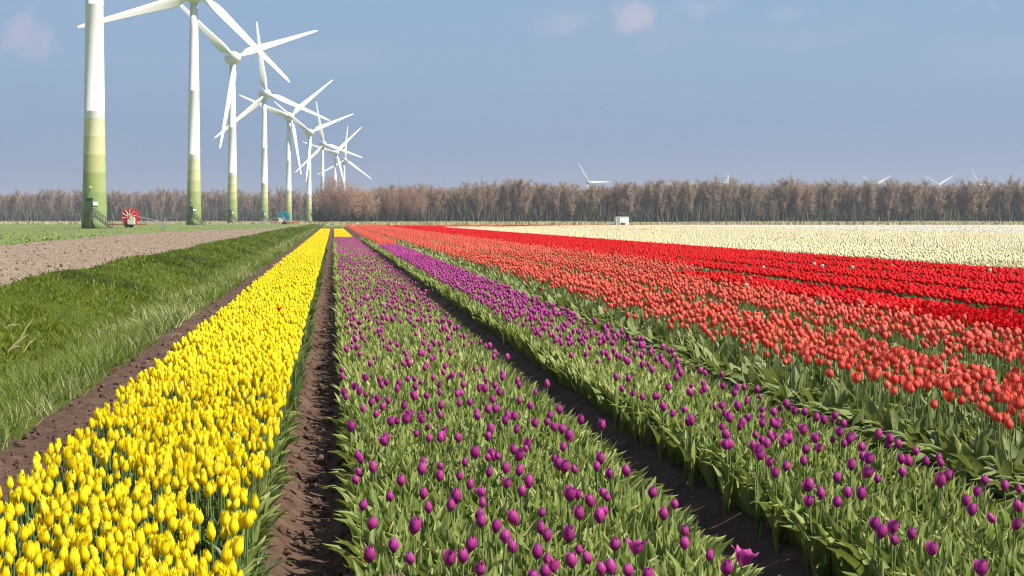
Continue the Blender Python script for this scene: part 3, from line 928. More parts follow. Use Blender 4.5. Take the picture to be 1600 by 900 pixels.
def build_back_wood():
    crown = Bulk(); k = 0
    def fill(n, p0, p1, y0, y1, hfun, w0):
        p = rng.uniform(p0, p1, n); Y = rng.uniform(y0, y1, n); X = (p - VX) / F * Y
        zb = rng.uniform(0.0, 0.74, n); H = np.array([hfun(q) for q in p]) * (0.9 + 0.16 * vnoise(X * 0.2, Y * 0.1, 15))
        V = np.array([(-.5, 0, 0), (.5, 0, 0), (0.2, 0.3, 1.0), (-.3, -.5, .5), (.7, .4, .8)], float); T = np.array([(0, 1, 2), (0, 3, 2), (1, 4, 2)])
        crown.add((V, T, np.array([0, 0, 1, .5, .5])), np.stack([X, Y, zb * H], -1), rng.random(n) * 6.28, np.abs(rng.normal(0, 0.3, n)), rng.random(n) * 6.28,
                  np.stack([np.full(n, w0), np.full(n, w0), H * 0.26], -1), rng.random(n))
    fill(26000, 490, 1720, YW + 4, YW + 40, top_right, 0.34)
    def tips(n, p0, p1, y0, y1, hfun, w0):
        p = rng.uniform(p0, p1, n); Y = rng.uniform(y0, y1, n); X = (p - VX) / F * Y
        H = np.array([hfun(q) for q in p]) * (0.93 + 0.12 * vnoise(X * 0.25, Y * 0.1, 19)) * rng.uniform(0.6, 1.0, n)
        V = np.array([(-.5, 0, -1), (.5, 0, -1), (0.2, 0.3, 0)], float)
        crown.add((V, np.array([(0, 1, 2)]), np.array([0, 0, 1.])), np.stack([X, Y, H], -1), rng.random(n) * 6.28, np.abs(rng.normal(0, 0.3, n)), rng.random(n) * 6.28,
                  np.stack([np.full(n, w0), np.full(n, w0), rng.uniform(1.2, 2.6, n)], -1), rng.random(n))
    tips(42000, 490, 1720, YW - 1, YW + 30, top_right, 0.13)
    tips(16000, -110, 515, YL, YL + 30, lambda q: 21.5, 0.2)
    fill(10000, -110, 515, YL + 4, YL + 45, lambda q: 20.5, 0.5)
    def put(var, n, X, Y, H):
        s = H / 18.0
        (tV, tT, tC), (cV, cT, cC) = var[0], var[1]
        cV2 = cV.reshape(-1, 4, 3)[::4].reshape(-1, 3); 
        m = len(cV2) // 4
        tt = np.concatenate([np.array([(0, 1, 3), (1, 2, 3)]) + 4 * q for q in range(m)])
        P = np.stack([X, Y, np.full_like(X, -0.03)], -1); z = np.zeros(n)
        Sc = np.stack([s * 1.25, s * 1.25, s], -1)
        crown.add((cV2, tt, np.full(len(cV2), 0.5)), P, rng.random(n) * 6.28, z, z, Sc, rng.random(n))
        crown.add((tV, tT, np.full(len(tV), 0.5)), P, rng.random(n) * 6.28, z, z, Sc, rng.random(n))
    n = 135
    pxs = np.linspace(500, 1720, n) + rng.uniform(-4, 4, n)
    Y = YW + rng.uniform(8, 45, n)
    hs = np.array([top_right(p) for p in pxs]) * rng.uniform(0.84, 1.04, n) * Y / YW
    for q in range(7):
        m = np.arange(n) % 7 == q
        put(VAR[q], m.sum(), ((pxs - VX) / F * Y)[m], Y[m], hs[m])
    n = 90
    pxs = np.linspace(-100, 520, n) + rng.uniform(-3, 3, n)
    Y = YL + rng.uniform(12, 50, n)
    hs = 21.5 * rng.uniform(0.8, 1.02, n)
    for q in range(7):
        m = np.arange(n) % 7 == q
        put(VAR[q], m.sum(), ((pxs - VX) / F * Y)[m], Y[m], hs[m])
    o = obj('woodland', crown.mesh('woodland', M['twig'], False))
    tag(o, 'deeper rows of leafless brown trees filling the wood behind', None, None, 'stuff')
    # shrubby undergrowth along the foot of the trees
    U = Bulk()
    n = 26000
    def band(n, p0, p1, y0, y1, hmax, w0):
        p = rng.uniform(p0, p1, n); Y = rng.uniform(y0, y1, n); X = (p - VX) / F * Y
        h = hmax * (0.35 + 0.65 * rng.random(n)) * (0.75 + 0.7 * (vnoise(X * 0.12, X * 0, 5)))
        V = np.array([(-1, 0, 0), (1, 0, 0), (0.0, 0.35, 1.0), (-.55, -.8, .55), (.9, .6, .6)], float); T = np.array([(0, 1, 2), (0, 3, 2), (1, 4, 2)])
        U.add((V, T, np.array([0, 0, 1, .5, .5])), np.stack([X, Y, np.full(n, -0.05)], -1), rng.random(n) * 6.28, np.abs(rng.normal(0, 0.22, n)), rng.random(n) * 6.28,
              np.stack([np.full(n, w0), np.full(n, w0), h], -1), rng.random(n))
    band(22000, 490, 1720, YW - 3, YW + 26, 10.0, 0.20)
    band(12000, -110, 515, YL - 6, YL + 26, 12.0, 0.30)
    o = obj('undergrowth', U.mesh('undergrowth', M['under'], False))
    tag(o, 'dark tangled undergrowth along the foot of the wood', None, None, 'stuff')
    # pale dry reeds and rough grass along the ditch before the wood
    D = Bulk()
    n = 22000
    p = rng.uniform(-120, 1720, n); Y = np.where(p < 500, rng.uniform(520, 900, n), rng.uniform(470, 700, n)); X = (p - VX) / F * Y
    V = np.array([(-.5, 0, 0), (.5, 0, 0), (0.1, 0.1, 1.0)], float); T = np.array([(0, 1, 2)])
    h = rng.uniform(0.3, 0.95, n) * (0.6 + 0.8 * vnoise(X * 0.05, Y * 0.01, 8))
    D.add((V, T, np.array([0, 0, 1.])), np.stack([X, Y, np.full(n, -0.05)], -1), rng.uniform(-.8, .8, n), np.abs(rng.normal(0, 0.15, n)), rng.random(n) * 6.28, np.stack([np.full(n, 0.5), np.full(n, 0.5), h], -1), rng.random(n))
    o = obj('dry_reeds', D.mesh('dry_reeds', M['straw'], False))
    tag(o, 'pale dry reeds and rough grass before the wood', None, None, 'stuff')
build_back_wood()

# ------------------------------------------------------------------ grass on the ditch
def blade_tmpl(rows, wid, curl, lean=0.0):
    V = []; g = []
    for j in range(rows):
        f = j / (rows - 1)
        x = lean * f + curl * f * f; z = f - 0.35 * curl * f * f
        wdt = wid * (1 - f ** 1.6) * 0.5
        if j == rows - 1: V.append((x, 0, z)); g.append(1.0)
        else:
            V += [(x, -wdt, z), (x, wdt, z)]; g += [f, f]
    T = []
    for j in range(rows - 2):
        a = 2 * j; T += [(a, a + 1, a + 3), (a, a + 3, a + 2)]
    a = 2 * (rows - 2); T.append((a, a + 1, a + 2))
    return np.array(V, float), np.array(T), np.array(g)
BL = [blade_tmpl(4, 0.035, c, l) for c, l in ((0.25, 0.1), (0.6, 0.15), (0.95, 0.1), (0.4, 0.35))]
BLF = [blade_tmpl(2, 0.07, 0.3, 0.2), blade_tmpl(3, 0.07, 0.7, 0.2)]

def visible(X, Y, m=150):
    p = VX + F * X / Y
    return (p > -m) & (p < 1600 + m)

def build_grass():
    G = Bulk()
    def tufts(nt, per, x0, x1, y0, y1, L0, L1, tm, B, spread, wmul=1.0, xfun=None):
        Yt = y0 * (y1 / y0) ** rng.random(nt); Xt = rng.uniform(x0, x1, nt)
        X = np.repeat(Xt, per) + rng.normal(0, spread, nt * per); Y = np.repeat(Yt, per) + rng.normal(0, spread * 1.3, nt * per)
        sc = np.repeat(rng.uniform(0.55, 1.1, nt) * np.clip(1 + 1.5 * fbm(Xt * 0.9, Yt * 0.5, 66), 0.5, 1.8), per)
        rn = np.clip(np.repeat(1.5 * fbm(Xt * 0.6, Yt * 0.3, 61) + 0.45, per) * 0.75 + 0.25 * rng.random(nt * per), 0, 0.999)
        ok = visible(X, Y) & (X < -2.2)
        X, Y, sc, rn = X[ok], Y[ok], sc[ok], rn[ok]
        n = len(X); L = rng.uniform(L0, L1, n) * sc
        P = np.stack([X, Y, ground_z(X, Y) - 0.02], -1)
        q = rng.integers(0, len(tm), n)
        for k in range(len(tm)):
            m = q == k; c = m.sum()
            W = L[m] * wmul
            B.add(tm[k], P[m], rng.random(c) * 6.28, np.abs(rng.normal(0, 0.36, c)), rng.random(c) * 6.28, np.stack([L[m], W, L[m]], -1), rn[m])
    tufts(1700, 18, -3.95, -2.22, 8.5, 26, 0.08, 0.30, BL[1:], G, 0.05, 1.25)
    tufts(2300, 9, -3.95, -2.22, 26, 90, 0.09, 0.30, BL[1:], G, 0.07, 2.0)
    tufts(1500, 6, -3.9, -2.35, 90, 260, 0.15, 0.36, BLF, G, 0.12, 2.6)
    o = obj('long_grass', G.mesh('long_grass', M['grass_light']))
    tag(o, 'long pale green grass growing along the near side of the ditch', None, None, 'stuff')
    D = Bulk()
    tufts(8500, 9, -6.75, -3.3, 13, 42, 0.05, 0.16, [BL[2], BL[1], BLF[1]], D, 0.07, 3.4)
    tufts(9000, 5, -6.8, -3.5, 42, 130, 0.07, 0.18, BLF, D, 0.09, 3.2)
    tufts(3500, 4, -6.8, -3.6, 130, 300, 0.10, 0.26, BLF, D, 0.15, 4.0)
    o = obj('bank_weeds', D.mesh('bank_weeds', M['grass_dark']))
    tag(o, 'dense dark green weeds and grass covering the far ditch bank', None, None, 'stuff')
    H = Bulk()
    nt = 5200
    Y = 90 * (420 / 90) ** rng.random(nt); X = rng.uniform(-0.22, -0.035, nt) * Y
    ok = (X < tilled_left(Y) - 0.3) | (Y > 285)
    ok &= X < -7
    X, Y = X[ok], Y[ok]; n = len(X); L = rng.uniform(0.06, 0.20, n) * (0.6 + vnoise(X * 0.3, Y * 0.1, 6))
    for k in range(2):
        m = (np.arange(n) % 2) == k; c = m.sum()
        H.add(BLF[k], np.stack([X, Y, ground_z(X, Y) - 0.02], -1)[m], rng.random(c) * 6.28, np.abs(rng.normal(0, .3, c)), rng.random(c) * 6.28, np.stack([L[m], L[m] * 9, L[m]], -1), rng.random(c))
    o = obj('meadow_grass', H.mesh('meadow_grass', M['meadow']))
    tag(o, 'tufts of meadow grass in the field below the turbines', None, None, 'stuff')
build_grass()

# dry bent stalks lying on the bank at the left edge of the picture
def dry_stalks():
    spec = [((0, 533), (30, 507), 0.010, 'lowest dry straw stalk leaning on the bank at the left edge'),
            ((4, 556), (45, 522), 0.013, 'thick dry straw stalk lying on the dark weeds at left'),
            ((28, 540), (52, 497), 0.010, 'tall dry straw stalk standing out of the weeds at left'),
            ((8, 553), (32, 541), 0.012, 'short broken dry stalk lying flat beside the thick straw stalk'),
            ((36, 548), (56, 528), 0.008, 'thin dry stalk at the right of the straw stalks')]
    for (a, b, wd, lab) in spec:
        ya = F * (CAM_H + 0.22) / (a[1] - VY); xa = (a[0] - VX) * ya / F
        yb = ya + 0.12; xb = (b[0] - VX) * yb / F; zb = CAM_H - (b[1] - VY) * yb / F
        za = float(ground_z(np.array(xa), np.array(ya)))
        za = max(za, CAM_H - (a[1] - VY) * ya / F)
        t = empty('dry_stalk', (xa, ya, za)); tag(t, lab, 'dry stalk', 'dry straw stalks on the bank')
        bm = bmesh.new()
        m = Vector(((xb - xa) * 0.55, 0.06, (zb - za) * 0.5 + 0.025))
        add_bar(bm, (0, 0, -0.03), m, wd, wd * 0.8, 5); add_bar(bm, m, (xb - xa, yb - ya, zb - za), wd * 0.8, wd * 0.35, 5)
        obj('stalk', bm_mesh('stalk', bm, M['straw']), t)
        bm = bmesh.new(); e = Vector((xb - xa, yb - ya, zb - za)) * 0.6
        add_bar(bm, e, e + Vector((0.10, 0.02, 0.12)), wd * 0.45, wd * 0.2, 4)
        obj('side_shoot', bm_mesh('side_shoot', bm, M['straw']), t)
dry_stalks()

# ------------------------------------------------------------------ tulip templates
def petal_grid(nu, nv, Hf, Rm, tipr, half, a0=0.0, scale=1.0, point=1.0, flare=0.0, seed=0, bulge=0.45):
    """one petal: a curved patch of the cup, returns V (nu*nv), g"""
    rr = random.Random(seed)
    V = []; g = []
    jag = rr.uniform(-0.12, 0.12)
    for j in range(nv):
        v = j / (nv - 1)
        if v < bulge: r = 0.25 + 0.75 * math.sin(v / bulge * math.pi / 2)
        else:
            u = (v - bulge) / (1 - bulge)
            r = 1 + (tipr - 1) * (u * u * (3 - 2 * u)) + flare * u ** 3
        r *= Rm * scale
        wd = half * (0.55 + 0.45 * math.sin(min(1, v * 1.7) * math.pi / 2)) * (1 - 0.93 * max(0, (v - 0.45) / 0.55) ** (1.4 + 1.2 * point))
        for i in range(nu):
            s = -1 + 2 * i / (nu - 1)
            a = a0 + s * wd
            rim = 1 - 0.06 * s * s * (1 - v)                       # edges tuck in a little
            zz = Hf * (v - 0.07 * abs(s) * v * v)
            V.append((r * rim * math.cos(a + jag * v * .3), r * rim * math.sin(a + jag * v * .3), zz)); g.append(v)
    return np.array(V), np.array(grid_tris(nu, nv)), np.array(g)

def merge(parts):
    V = []; T = []; g = []; k = 0
    for v, t, gg in parts:
        V.append(v); T.append(t + k); g.append(gg); k += len(v)
    return np.concatenate(V), np.concatenate(T), np.concatenate(g)

def cup(spec, nu, nv, inner=True, outer=True, seed=0):
    ps = []
    for k in range(3):
        if outer: ps.append(petal_grid(nu, nv, spec['H'], spec['R'], spec['tip'], R(spec['half']), R(120 * k), 1.0, spec['point'], spec['flare'], seed + k, spec['bulge']))
        if inner: ps.append(petal_grid(nu, nv, spec['H'] * 1.03, spec['R'], spec['tip'] * 0.95, R(spec['half'] * 0.92), R(120 * k + 60), 0.90, spec['point'], spec['flare'] * 0.8, seed + k + 5, spec['bulge']))
    return merge(ps)

def egg(spec, n, rings):
    """cheap far flower: a small many-sided cup with a jagged rim"""
    V = []; g = []
    prof = {3: [(0.35, 0.0), (1.0, 0.42), (spec['tip'] * 0.8, 1.0)], 4: [(0.3, 0.0), (0.92, 0.25), (0.97, 0.62), (spec['tip'] * 0.75, 1.0)]}[rings]
    for (r, h) in prof:
        for i in range(n):
            t = 2 * math.pi * i / n
            V.append((spec['R'] * r * math.cos(t), spec['R'] * r * math.sin(t), spec['H'] * h * (1 - (0.10 if (i % 2 and h == 1.0) else 0)))); g.append(h)
    T = []
    for j in range(rings - 1):
        for i in range(n):
            a = j * n + i; b = j * n + (i + 1) % n
            T += [(a, b, b + n), (a, b + n, a + n)]
    k = (rings - 1) * n
    T += [(k, k + i, k + i + 1) for i in range(1, n - 1)]
    return np.array(V), np.array(T), np.array(g)

KIND = {
    'yellow': [dict(H=0.058, R=0.0168, tip=0.48, half=60, point=1.1, flare=0.02, bulge=0.38), dict(H=0.062, R=0.0160, tip=0.42, half=58, point=1.3, flare=0.0, bulge=0.36),
               dict(H=0.055, R=0.0182, tip=0.66, half=56, point=0.9, flare=0.16, bulge=0.40), dict(H=0.060, R=0.0170, tip=0.80, half=50, point=1.2, flare=0.30, bulge=0.38), dict(H=0.052, R=0.0158, tip=0.38, half=62, point=0.9, flare=0.0, bulge=0.42)],
    'purple': [dict(H=0.057, R=0.0205, tip=0.60, half=62, point=0.6, flare=0.0, bulge=0.44), dict(H=0.060, R=0.0205, tip=0.68, half=58, point=0.7, flare=0.10, bulge=0.44), dict(H=0.050, R=0.0185, tip=0.50, half=62, point=0.6, flare=0.0, bulge=0.48),
               dict(H=0.056, R=0.0220, tip=0.85, half=54, point=0.8, flare=0.22, bulge=0.44), dict(H=0.054, R=0.0175, tip=0.46, half=62, point=0.8, flare=0.0, bulge=0.40)],
    'coral': [dict(H=0.066, R=0.0265, tip=0.62, half=62, point=0.3, flare=0.0, bulge=0.45), dict(H=0.070, R=0.0275, tip=0.74, half=60, point=0.35, flare=0.06, bulge=0.45), dict(H=0.060, R=0.0235, tip=0.52, half=62, point=0.5, flare=0.0, bulge=0.48), dict(H=0.064, R=0.028, tip=0.95, half=54, point=0.7, flare=0.25, bulge=0.44)],
    'red': [dict(H=0.062, R=0.034, tip=0.85, half=52, point=0.7, flare=0.35, bulge=0.40), dict(H=0.066, R=0.031, tip=0.75, half=54, point=0.8, flare=0.25, bulge=0.42), dict(H=0.058, R=0.036, tip=0.95, half=50, point=0.7, flare=0.45, bulge=0.42)],
}
KIND['cream'] = KIND['coral']; KIND['white'] = KIND['coral']
def bud(spec):
    '''far flower of a pixel or two: three upright petals meeting in a blunt top'''
    V = []; g = []
    for i in range(3):
        t = 2.094 * i; V.append((0.9 * spec['R'] * math.cos(t), 0.9 * spec['R'] * math.sin(t), 0.0)); g.append(0.1)
    for i in range(3):
        t = 2.094 * i + 0.6; r = spec['R'] * 0.95; V.append((r * math.cos(t), r * math.sin(t), spec['H'] * 0.85)); g.append(1.0)
    V.append((0, 0, spec['H'])); g.append(1.0)
    T = [(0, 1, 4), (0, 4, 3), (1, 2, 5), (1, 5, 4), (2, 0, 3), (2, 3, 5), (3, 4, 6), (4, 5, 6), (5, 3, 6)]
    return np.array(V), np.array(T), np.array(g)
STEMH = {'yellow': 0.37, 'purple': 0.355, 'coral': 0.45, 'red': 0.40, 'cream': 0.40, 'white': 0.42}
L1 = {k: [cup(s, 3, 4, seed=11 * i) for i, s in enumerate(v)] for k, v in KIND.items()}
L2 = {k: [egg(s, 5, 4) for s in v] for k, v in KIND.items()}
L3 = {k: [egg(s, 4, 3) for s in v] for k, v in KIND.items()}
L4 = {k: [bud(s) for s in v] for k, v in KIND.items()}

def stem_tmpl(h, r=0.0032, n=4, bend=0.012):
    V = []; g = []
    for j, f in enumerate((0, 0.5, 1.0)):
        for i in range(n):
            t = 2 * math.pi * i / n
            V.append((r * math.cos(t) + bend * math.sin(f * math.pi), r * math.sin(t), h * f)); g.append(f * 0.5)
    T = []
    for j in range(2):
        for i in range(n):
            a = j * n + i; b = j * n + (i + 1) % n
            T += [(a, b, b + n), (a, b + n, a + n)]
    return np.array(V), np.array(T), np.array(g)

def leaf_tmpl(rows, wid, curl, fold=0.35, wav=0.0, L=1.0, base=0.35, peak=0.42, seed=0):
    """broad tulip leaf, unit length, springing up from the origin and leaning to +X; folded along the midrib"""
    rr = random.Random(seed); ph = rr.random() * 6
    V = []; g = []
    ang = R(82); x = z = 0.0
    flat = fold == 0
    st = L / (rows - 1)
    for j in range(rows):
        f = j / (rows - 1)
        if j:
            ang -= R(curl) * (f ** 1.1) / (rows - 1) * 2.0
            x += st * math.cos(ang); z += st * math.sin(ang)
        if f < peak: wd = base + (1 - base) * math.sin(f / peak * math.pi / 2)
        else: wd = math.cos((f - peak) / (1 - peak) * math.pi / 2) ** 1.25
        wd = max(wd, 0.02) * wid / 2
        up = fold * wd
        nx, nzv = -math.sin(ang), math.cos(ang)                    # leaf's upper side
        tw = wav * math.sin(f * 7 + ph) * 2 * wd
        tw2 = wav * math.sin(f * 8 + ph + 2) * 2 * wd
        if flat:
            V += [(x, -wd, z), (x, wd, z)]; g += [f, f]
        else:
            V += [(x + nx * (up + tw), -wd, z + nzv * (up + tw)), (x, 0.0, z), (x + nx * (up + tw2), wd, z + nzv * (up + tw2))]
            g += [f, f * 0.8, f]
    return np.array(V), np.array(grid_tris(2 if flat else 3, rows)), np.array(g)

LEAF_UP = [leaf_tmpl(6, 0.30, c, 0.55, 0.11, seed=i, peak=p, base=0.3) for i, (c, p) in enumerate(((8, .56), (22, .60), (40, .54), (-10, .58), (56, .52)))]
LEAF_UP2 = [leaf_tmpl(5, 0.33, c, 0.0, 0.0, peak=0.52) for c in (6, 22, 38)]
LEAF_FAR = [leaf_tmpl(3, 0.36, c, 0.0, 0.0, peak=0.5) for c in (14, 35)]
LEAF_ARCH = [leaf_tmpl(7, 0.29, c, 0.4, 0.06, seed=i + 9, peak=0.42) for i, c in enumerate((70, 95, 120, 80))]
LEAF_ARCH2 = [leaf_tmpl(5, 0.31, c, 0.4, 0.0, peak=0.42) for c in (75, 110)]
LEAF_BLADE = [leaf_tmpl(6, 0.16, c, 0.5, 0.05, seed=i + 20, peak=.35) for i, c in enumerate((18, 45, 70, 90))]

LEAVES = {'leaf': Bulk(), 'leaf_wide': Bulk(), 'leaf_dark': Bulk()}
FLOWERS = {k: Bulk() for k in ('yellow', 'purple', 'coral', 'red', 'cream', 'white')}
STEMS = Bulk()
SINGLES = {k: [] for k in FLOWERS}
STEM_T = {k: stem_tmpl(1.0, 0.0032, 3) for k in FLOWERS}

def sample_strip(x0, x1, y0, y1, dens):
    """plant positions in a bed; dens(y): plants per square metre, jittered rows across the bed"""
    ys = []; y = y0
    Xs = []; Ys = []
    while y < y1:
        d = dens(y); st = 1 / math.sqrt(d)
        if y > 60: st_y = max(st, 0.05)
        else: st_y = st
        m = max(1, int(round((x1 - x0) * d * st_y)))
        xs = x0 + (np.arange(m) + 0.5 + rng.uniform(-0.48, 0.48, m)) * (x1 - x0) / m
        Xs.append(xs); Ys.append(y + rng.uniform(-0.48, 0.48, m) * st_y)
        y += st_y
    return np.concatenate(Xs), np.concatenate(Ys)

def put_leaves(key, X, Y, L0, L1, per, arch=0.0, wmul=1.0, out_dir=None, base_z=0.0, blade=False, leanmul=1.0, lean0=0.0, out_arch=0.0):
    B = LEAVES[key]
    X = np.repeat(X, per); Y = np.repeat(Y, per); n = len(X)
    od = None if out_dir is None else np.repeat(out_dir, per)
    X = X + rng.normal(0, 0.012, n); Y = Y + rng.normal(0, 0.012, n)
    L = rng.uniform(L0, L1, n)
    yaw = rng.random(n) * 6.283
    if od is not None:
        use = ~np.isnan(od)
        yaw = np.where(use, od + rng.normal(0, 0.6, n), yaw)
    ar = rng.random(n) < (arch if od is None else np.where(np.isnan(od), arch, out_arch))
    Z = base_z + bed_profile(X) * 0.5
    def lean_of(m):
        c = m.sum()
        a = np.abs(rng.normal(0, 0.16 * leanmul, c)); d = rng.random(c) * 6.28
        if od is not None:
            e = ~np.isnan(od[m])
            a = np.where(e, np.abs(rng.normal(lean0, 0.14, c)), a); d = np.where(e, np.nan_to_num(od[m]) + rng.normal(0, 0.5, c), d)
        return a, d
    P = np.stack([X, Y, Z], -1)
    for lo, hi, up, ac, wm in ((0, 12, LEAF_BLADE if blade else LEAF_UP, LEAF_ARCH, 1.0), (12, 36, LEAF_UP2, LEAF_ARCH2, 1.05), (36, 1e9, LEAF_FAR, LEAF_FAR, 1.25)):
        band = (Y >= lo) & (Y < hi)
        for which, tm in ((False, up), (True, ac)):
            mm = band & (ar == which)
            q = rng.integers(0, len(tm), n)
            for k in range(len(tm)):
                m = mm & (q == k); c = m.sum()
                if c == 0: continue
                w_ = wmul * wm * rng.uniform(0.75, 1.3, c)
                B.add(tm[k], P[m], yaw[m], *lean_of(m), np.stack([L[m], L[m] * w_, L[m]], -1), rng.random(c))

def put_flowers(kind, X, Y, hj=0.03, stems=True, lod=(12, 30), big=1.0):
    n = len(X)
    h = STEMH[kind] * (1 + rng.normal(0, hj / 0.4 * 0.8, n))
    sc = rng.uniform(0.84, 1.14, n) * big
    sc = np.where(Y > 70, sc * (1 + 0.25 * np.clip((Y - 70) / 130, 0, 1.6)), sc)
    tilt = np.abs(rng.normal(0, 0.18, n)); td = rng.random(n) * 6.28
    P = np.stack([X, Y, h], -1)
    rn = rng.random(n)
    for lo, hi, T in ((0, lod[0], L1[kind]), (lod[0], lod[1], L2[kind]), (lod[1], lod[1] + 24, L3[kind]), (lod[1] + 24, 1e9, L4[kind])):
        band = (Y >= lo) & (Y < hi); q = rng.integers(0, len(T), n)
        for k in range(len(T)):
            m = band & (q == k); c = m.sum()
            if c: FLOWERS[kind].add(T[k], P[m], rng.random(c) * 6.28, tilt[m], td[m], sc[m], rn[m])
    if stems:
        m = Y < 30; c = m.sum()
        if c: STEMS.add(STEM_T[kind], np.stack([X, Y, np.zeros(n)], -1)[m], rng.random(c) * 6.28, np.zeros(c), np.zeros(c), np.stack([np.ones(c), np.ones(c), h[m] + 0.003], -1), rng.random(c))

def split_near(kind, X, Y, n_single, seen=None):
    """keep the n_single plants that show largest in the photo as things of their own; the rest stay joined"""
    z = STEMH[kind] + 0.03
    px = VX + F * X / Y; py = VY + F * (CAM_H - z) / Y
    inside = (px > 3) & (px < 1597) & (py < 893)
    if seen is not None: inside &= seen
    order = np.argsort(np.where(inside, Y, 1e9))[:n_single]
    m = np.zeros(len(X), bool); m[order] = True; m &= inside
    SINGLES[kind] += list(zip(X[m], Y[m]))
    return X[~m], Y[~m]

NEAR = 3.6
# --- yellow bed
def yellow_bed():
    x0, x1 = BEDS[0]
    d = lambda y: min(215.0, 3900.0 / y)
    X, Y = sample_strip(x0 + 0.02, x1 - 0.03, NEAR, 198, d)
    thin = (fbm(X * 3.2, Y * 2.2, 91) > np.where(Y < 11, -0.10, -0.20)) | (rng.random(len(X)) < np.where(Y < 11, 0.34, 0.45))
    X, Y = X[thin], Y[thin]
    ok = visible(X, Y); X, Y = X[ok], Y[ok]
    # leaves everywhere in the bed, arching out over the furrow on the right side
    m = Y < 80
    put_leaves('leaf_dark', X[m], Y[m], 0.20, 0.33, 1, 0.12, 0.55, blade=True)
    ye = np.repeat(5.0 * (150 / 5.0) ** np.linspace(0, 1, 1500), 1)
    xe = x1 - 0.02 + rng.normal(0, 0.03, len(ye))
    put_leaves('leaf', xe - 0.11, ye, 0.18, 0.31, 1, 0.0, 0.45, out_dir=np.zeros(len(ye)), lean0=0.16)
    xe = x0 + 0.03 + rng.normal(0, 0.03, len(ye))
    put_leaves('leaf_dark', xe, ye, 0.18, 0.28, 1, 0.0, 0.5, out_dir=np.full(len(ye), math.pi), lean0=0.12)
    X, Y = split_near('yellow', X, Y, 300)
    put_flowers('yellow', X, Y, big=1.10)
yellow_bed()
# yellow end of the purple bed, and a far cross row
X, Y = sample_strip(0.10, 1.31, 109, 198, lambda y: 2900 / y); put_flowers('yellow', X, Y)
X, Y = sample_strip(1.9, 30, 288, 300, lambda y: 5.0); put_flowers('yellow', X, Y, big=1.5)

# --- purple beds
SEEN1 = [(621,838),(490,813),(560,783),(476,672),(548,563),(598,520),(660,470),(485,442),(402,411),(355,415),(433,436),(416,472),(540,353),(410,278),(706,423),(757,462),(777,437),(575,234),(622,262),(662,280),(620,236),(657,225),(704,250),(711,208),(763,224),(753,137),(627,194),(662,163),(698,156),(743,205),(447,212),(474,189),(545,163),(505,147),(523,115),(544,105),(457,131),(370,162),(356,127),(368,80),(352,27),(595,89),(628,88),(666,106),(680,78),(753,88),(695,32),(628,15),(786,27),(795,70),(787,273),(839,305),(785,320),(753,326),(833,187),(832,150),(850,120),(858,100),(934,253),(965,314),(974,291),(966,382),(982,360),(1012,376),(967,435),(864,420),(856,474),(885,492),(1046,247),(1068,283),(1070,220),(1071,364),(1065,408),(1037,436),(1040,483),(1088,475),(1129,492),(1097,552),(1117,340),(1144,260),(1123,202),(1190,243),(1207,212),(1229,278),(1252,291),(1100,155),(982,180),(964,182),(965,214),(1000,140),(949,133),(1018,66),(985,90),(938,45),(917,25),(1233,381),(1254,447),(834,575),(829,622),(943,566),(964,596),(919,632),(933,676),(1082,672),(1179,671),(1201,719),(1000,710),(1015,740),(1060,753),(1153,795),(1199,793),(1189,841),(882,750),(879,830),(923,873),(1153,890),(428,600)]
SEEN2 = [(33,457),(58,535),(22,571),(131,579),(173,592),(182,540),(205,474),(160,447),(163,400),(301,558),(68,637),(18,738),(66,736),(205,760),(38,842),(156,852),(210,875),(309,872),(438,586),(519,667),(503,727),(592,787),(669,853),(740,828),(316,781),(52,311),(27,318),(12,350),
         (357,290),(420,252),(335,256),(284,240),(288,184),(409,185),(497,187),(536,269),(227,142),(302,124),(376,140),(394,140),(530,140),(603,126),(636,186),(657,190),(683,243),(660,272),(714,196),(743,257),(774,244),(790,295),(794,358),(830,323),(840,352),(853,404),(840,221),(832,245),(877,227),(882,270),(855,302),(873,297),(911,332),(940,314),(652,341),(677,349),(697,331),(687,413),(761,447),(840,462),(822,507),(832,525),(888,554),(810,198),(898,186),(818,132),(786,132),(702,130),(720,120),(740,105),(68,113),(438,105),(246,103),(219,83),(272,88),(467,85),(640,100),(528,95)]
SEEN3 = [(143,420),(40,555),(339,440),(408,467),(451,458),(406,420),(379,398),(388,378),(554,411),(570,478),(342,551),(407,551),(292,573),(421,671),(382,717),(307,705),(495,687),(586,699),(712,790),(832,599),(985,645),(996,687),(1036,603),(804,553),(870,530),(894,505),(695,505),(705,525),(732,474),(737,423),(915,455),(989,508),(1045,508),(637,400),(673,393),(545,356),(519,343),(489,345),(466,299),(336,343),(339,305),(318,282),(311,313),(261,307),(265,249),(232,234),(195,240),(205,350),(180,328),(138,345),(143,305),(93,313),(64,332),(127,260),(34,270),(29,228),(107,210),(51,185),(14,300)]
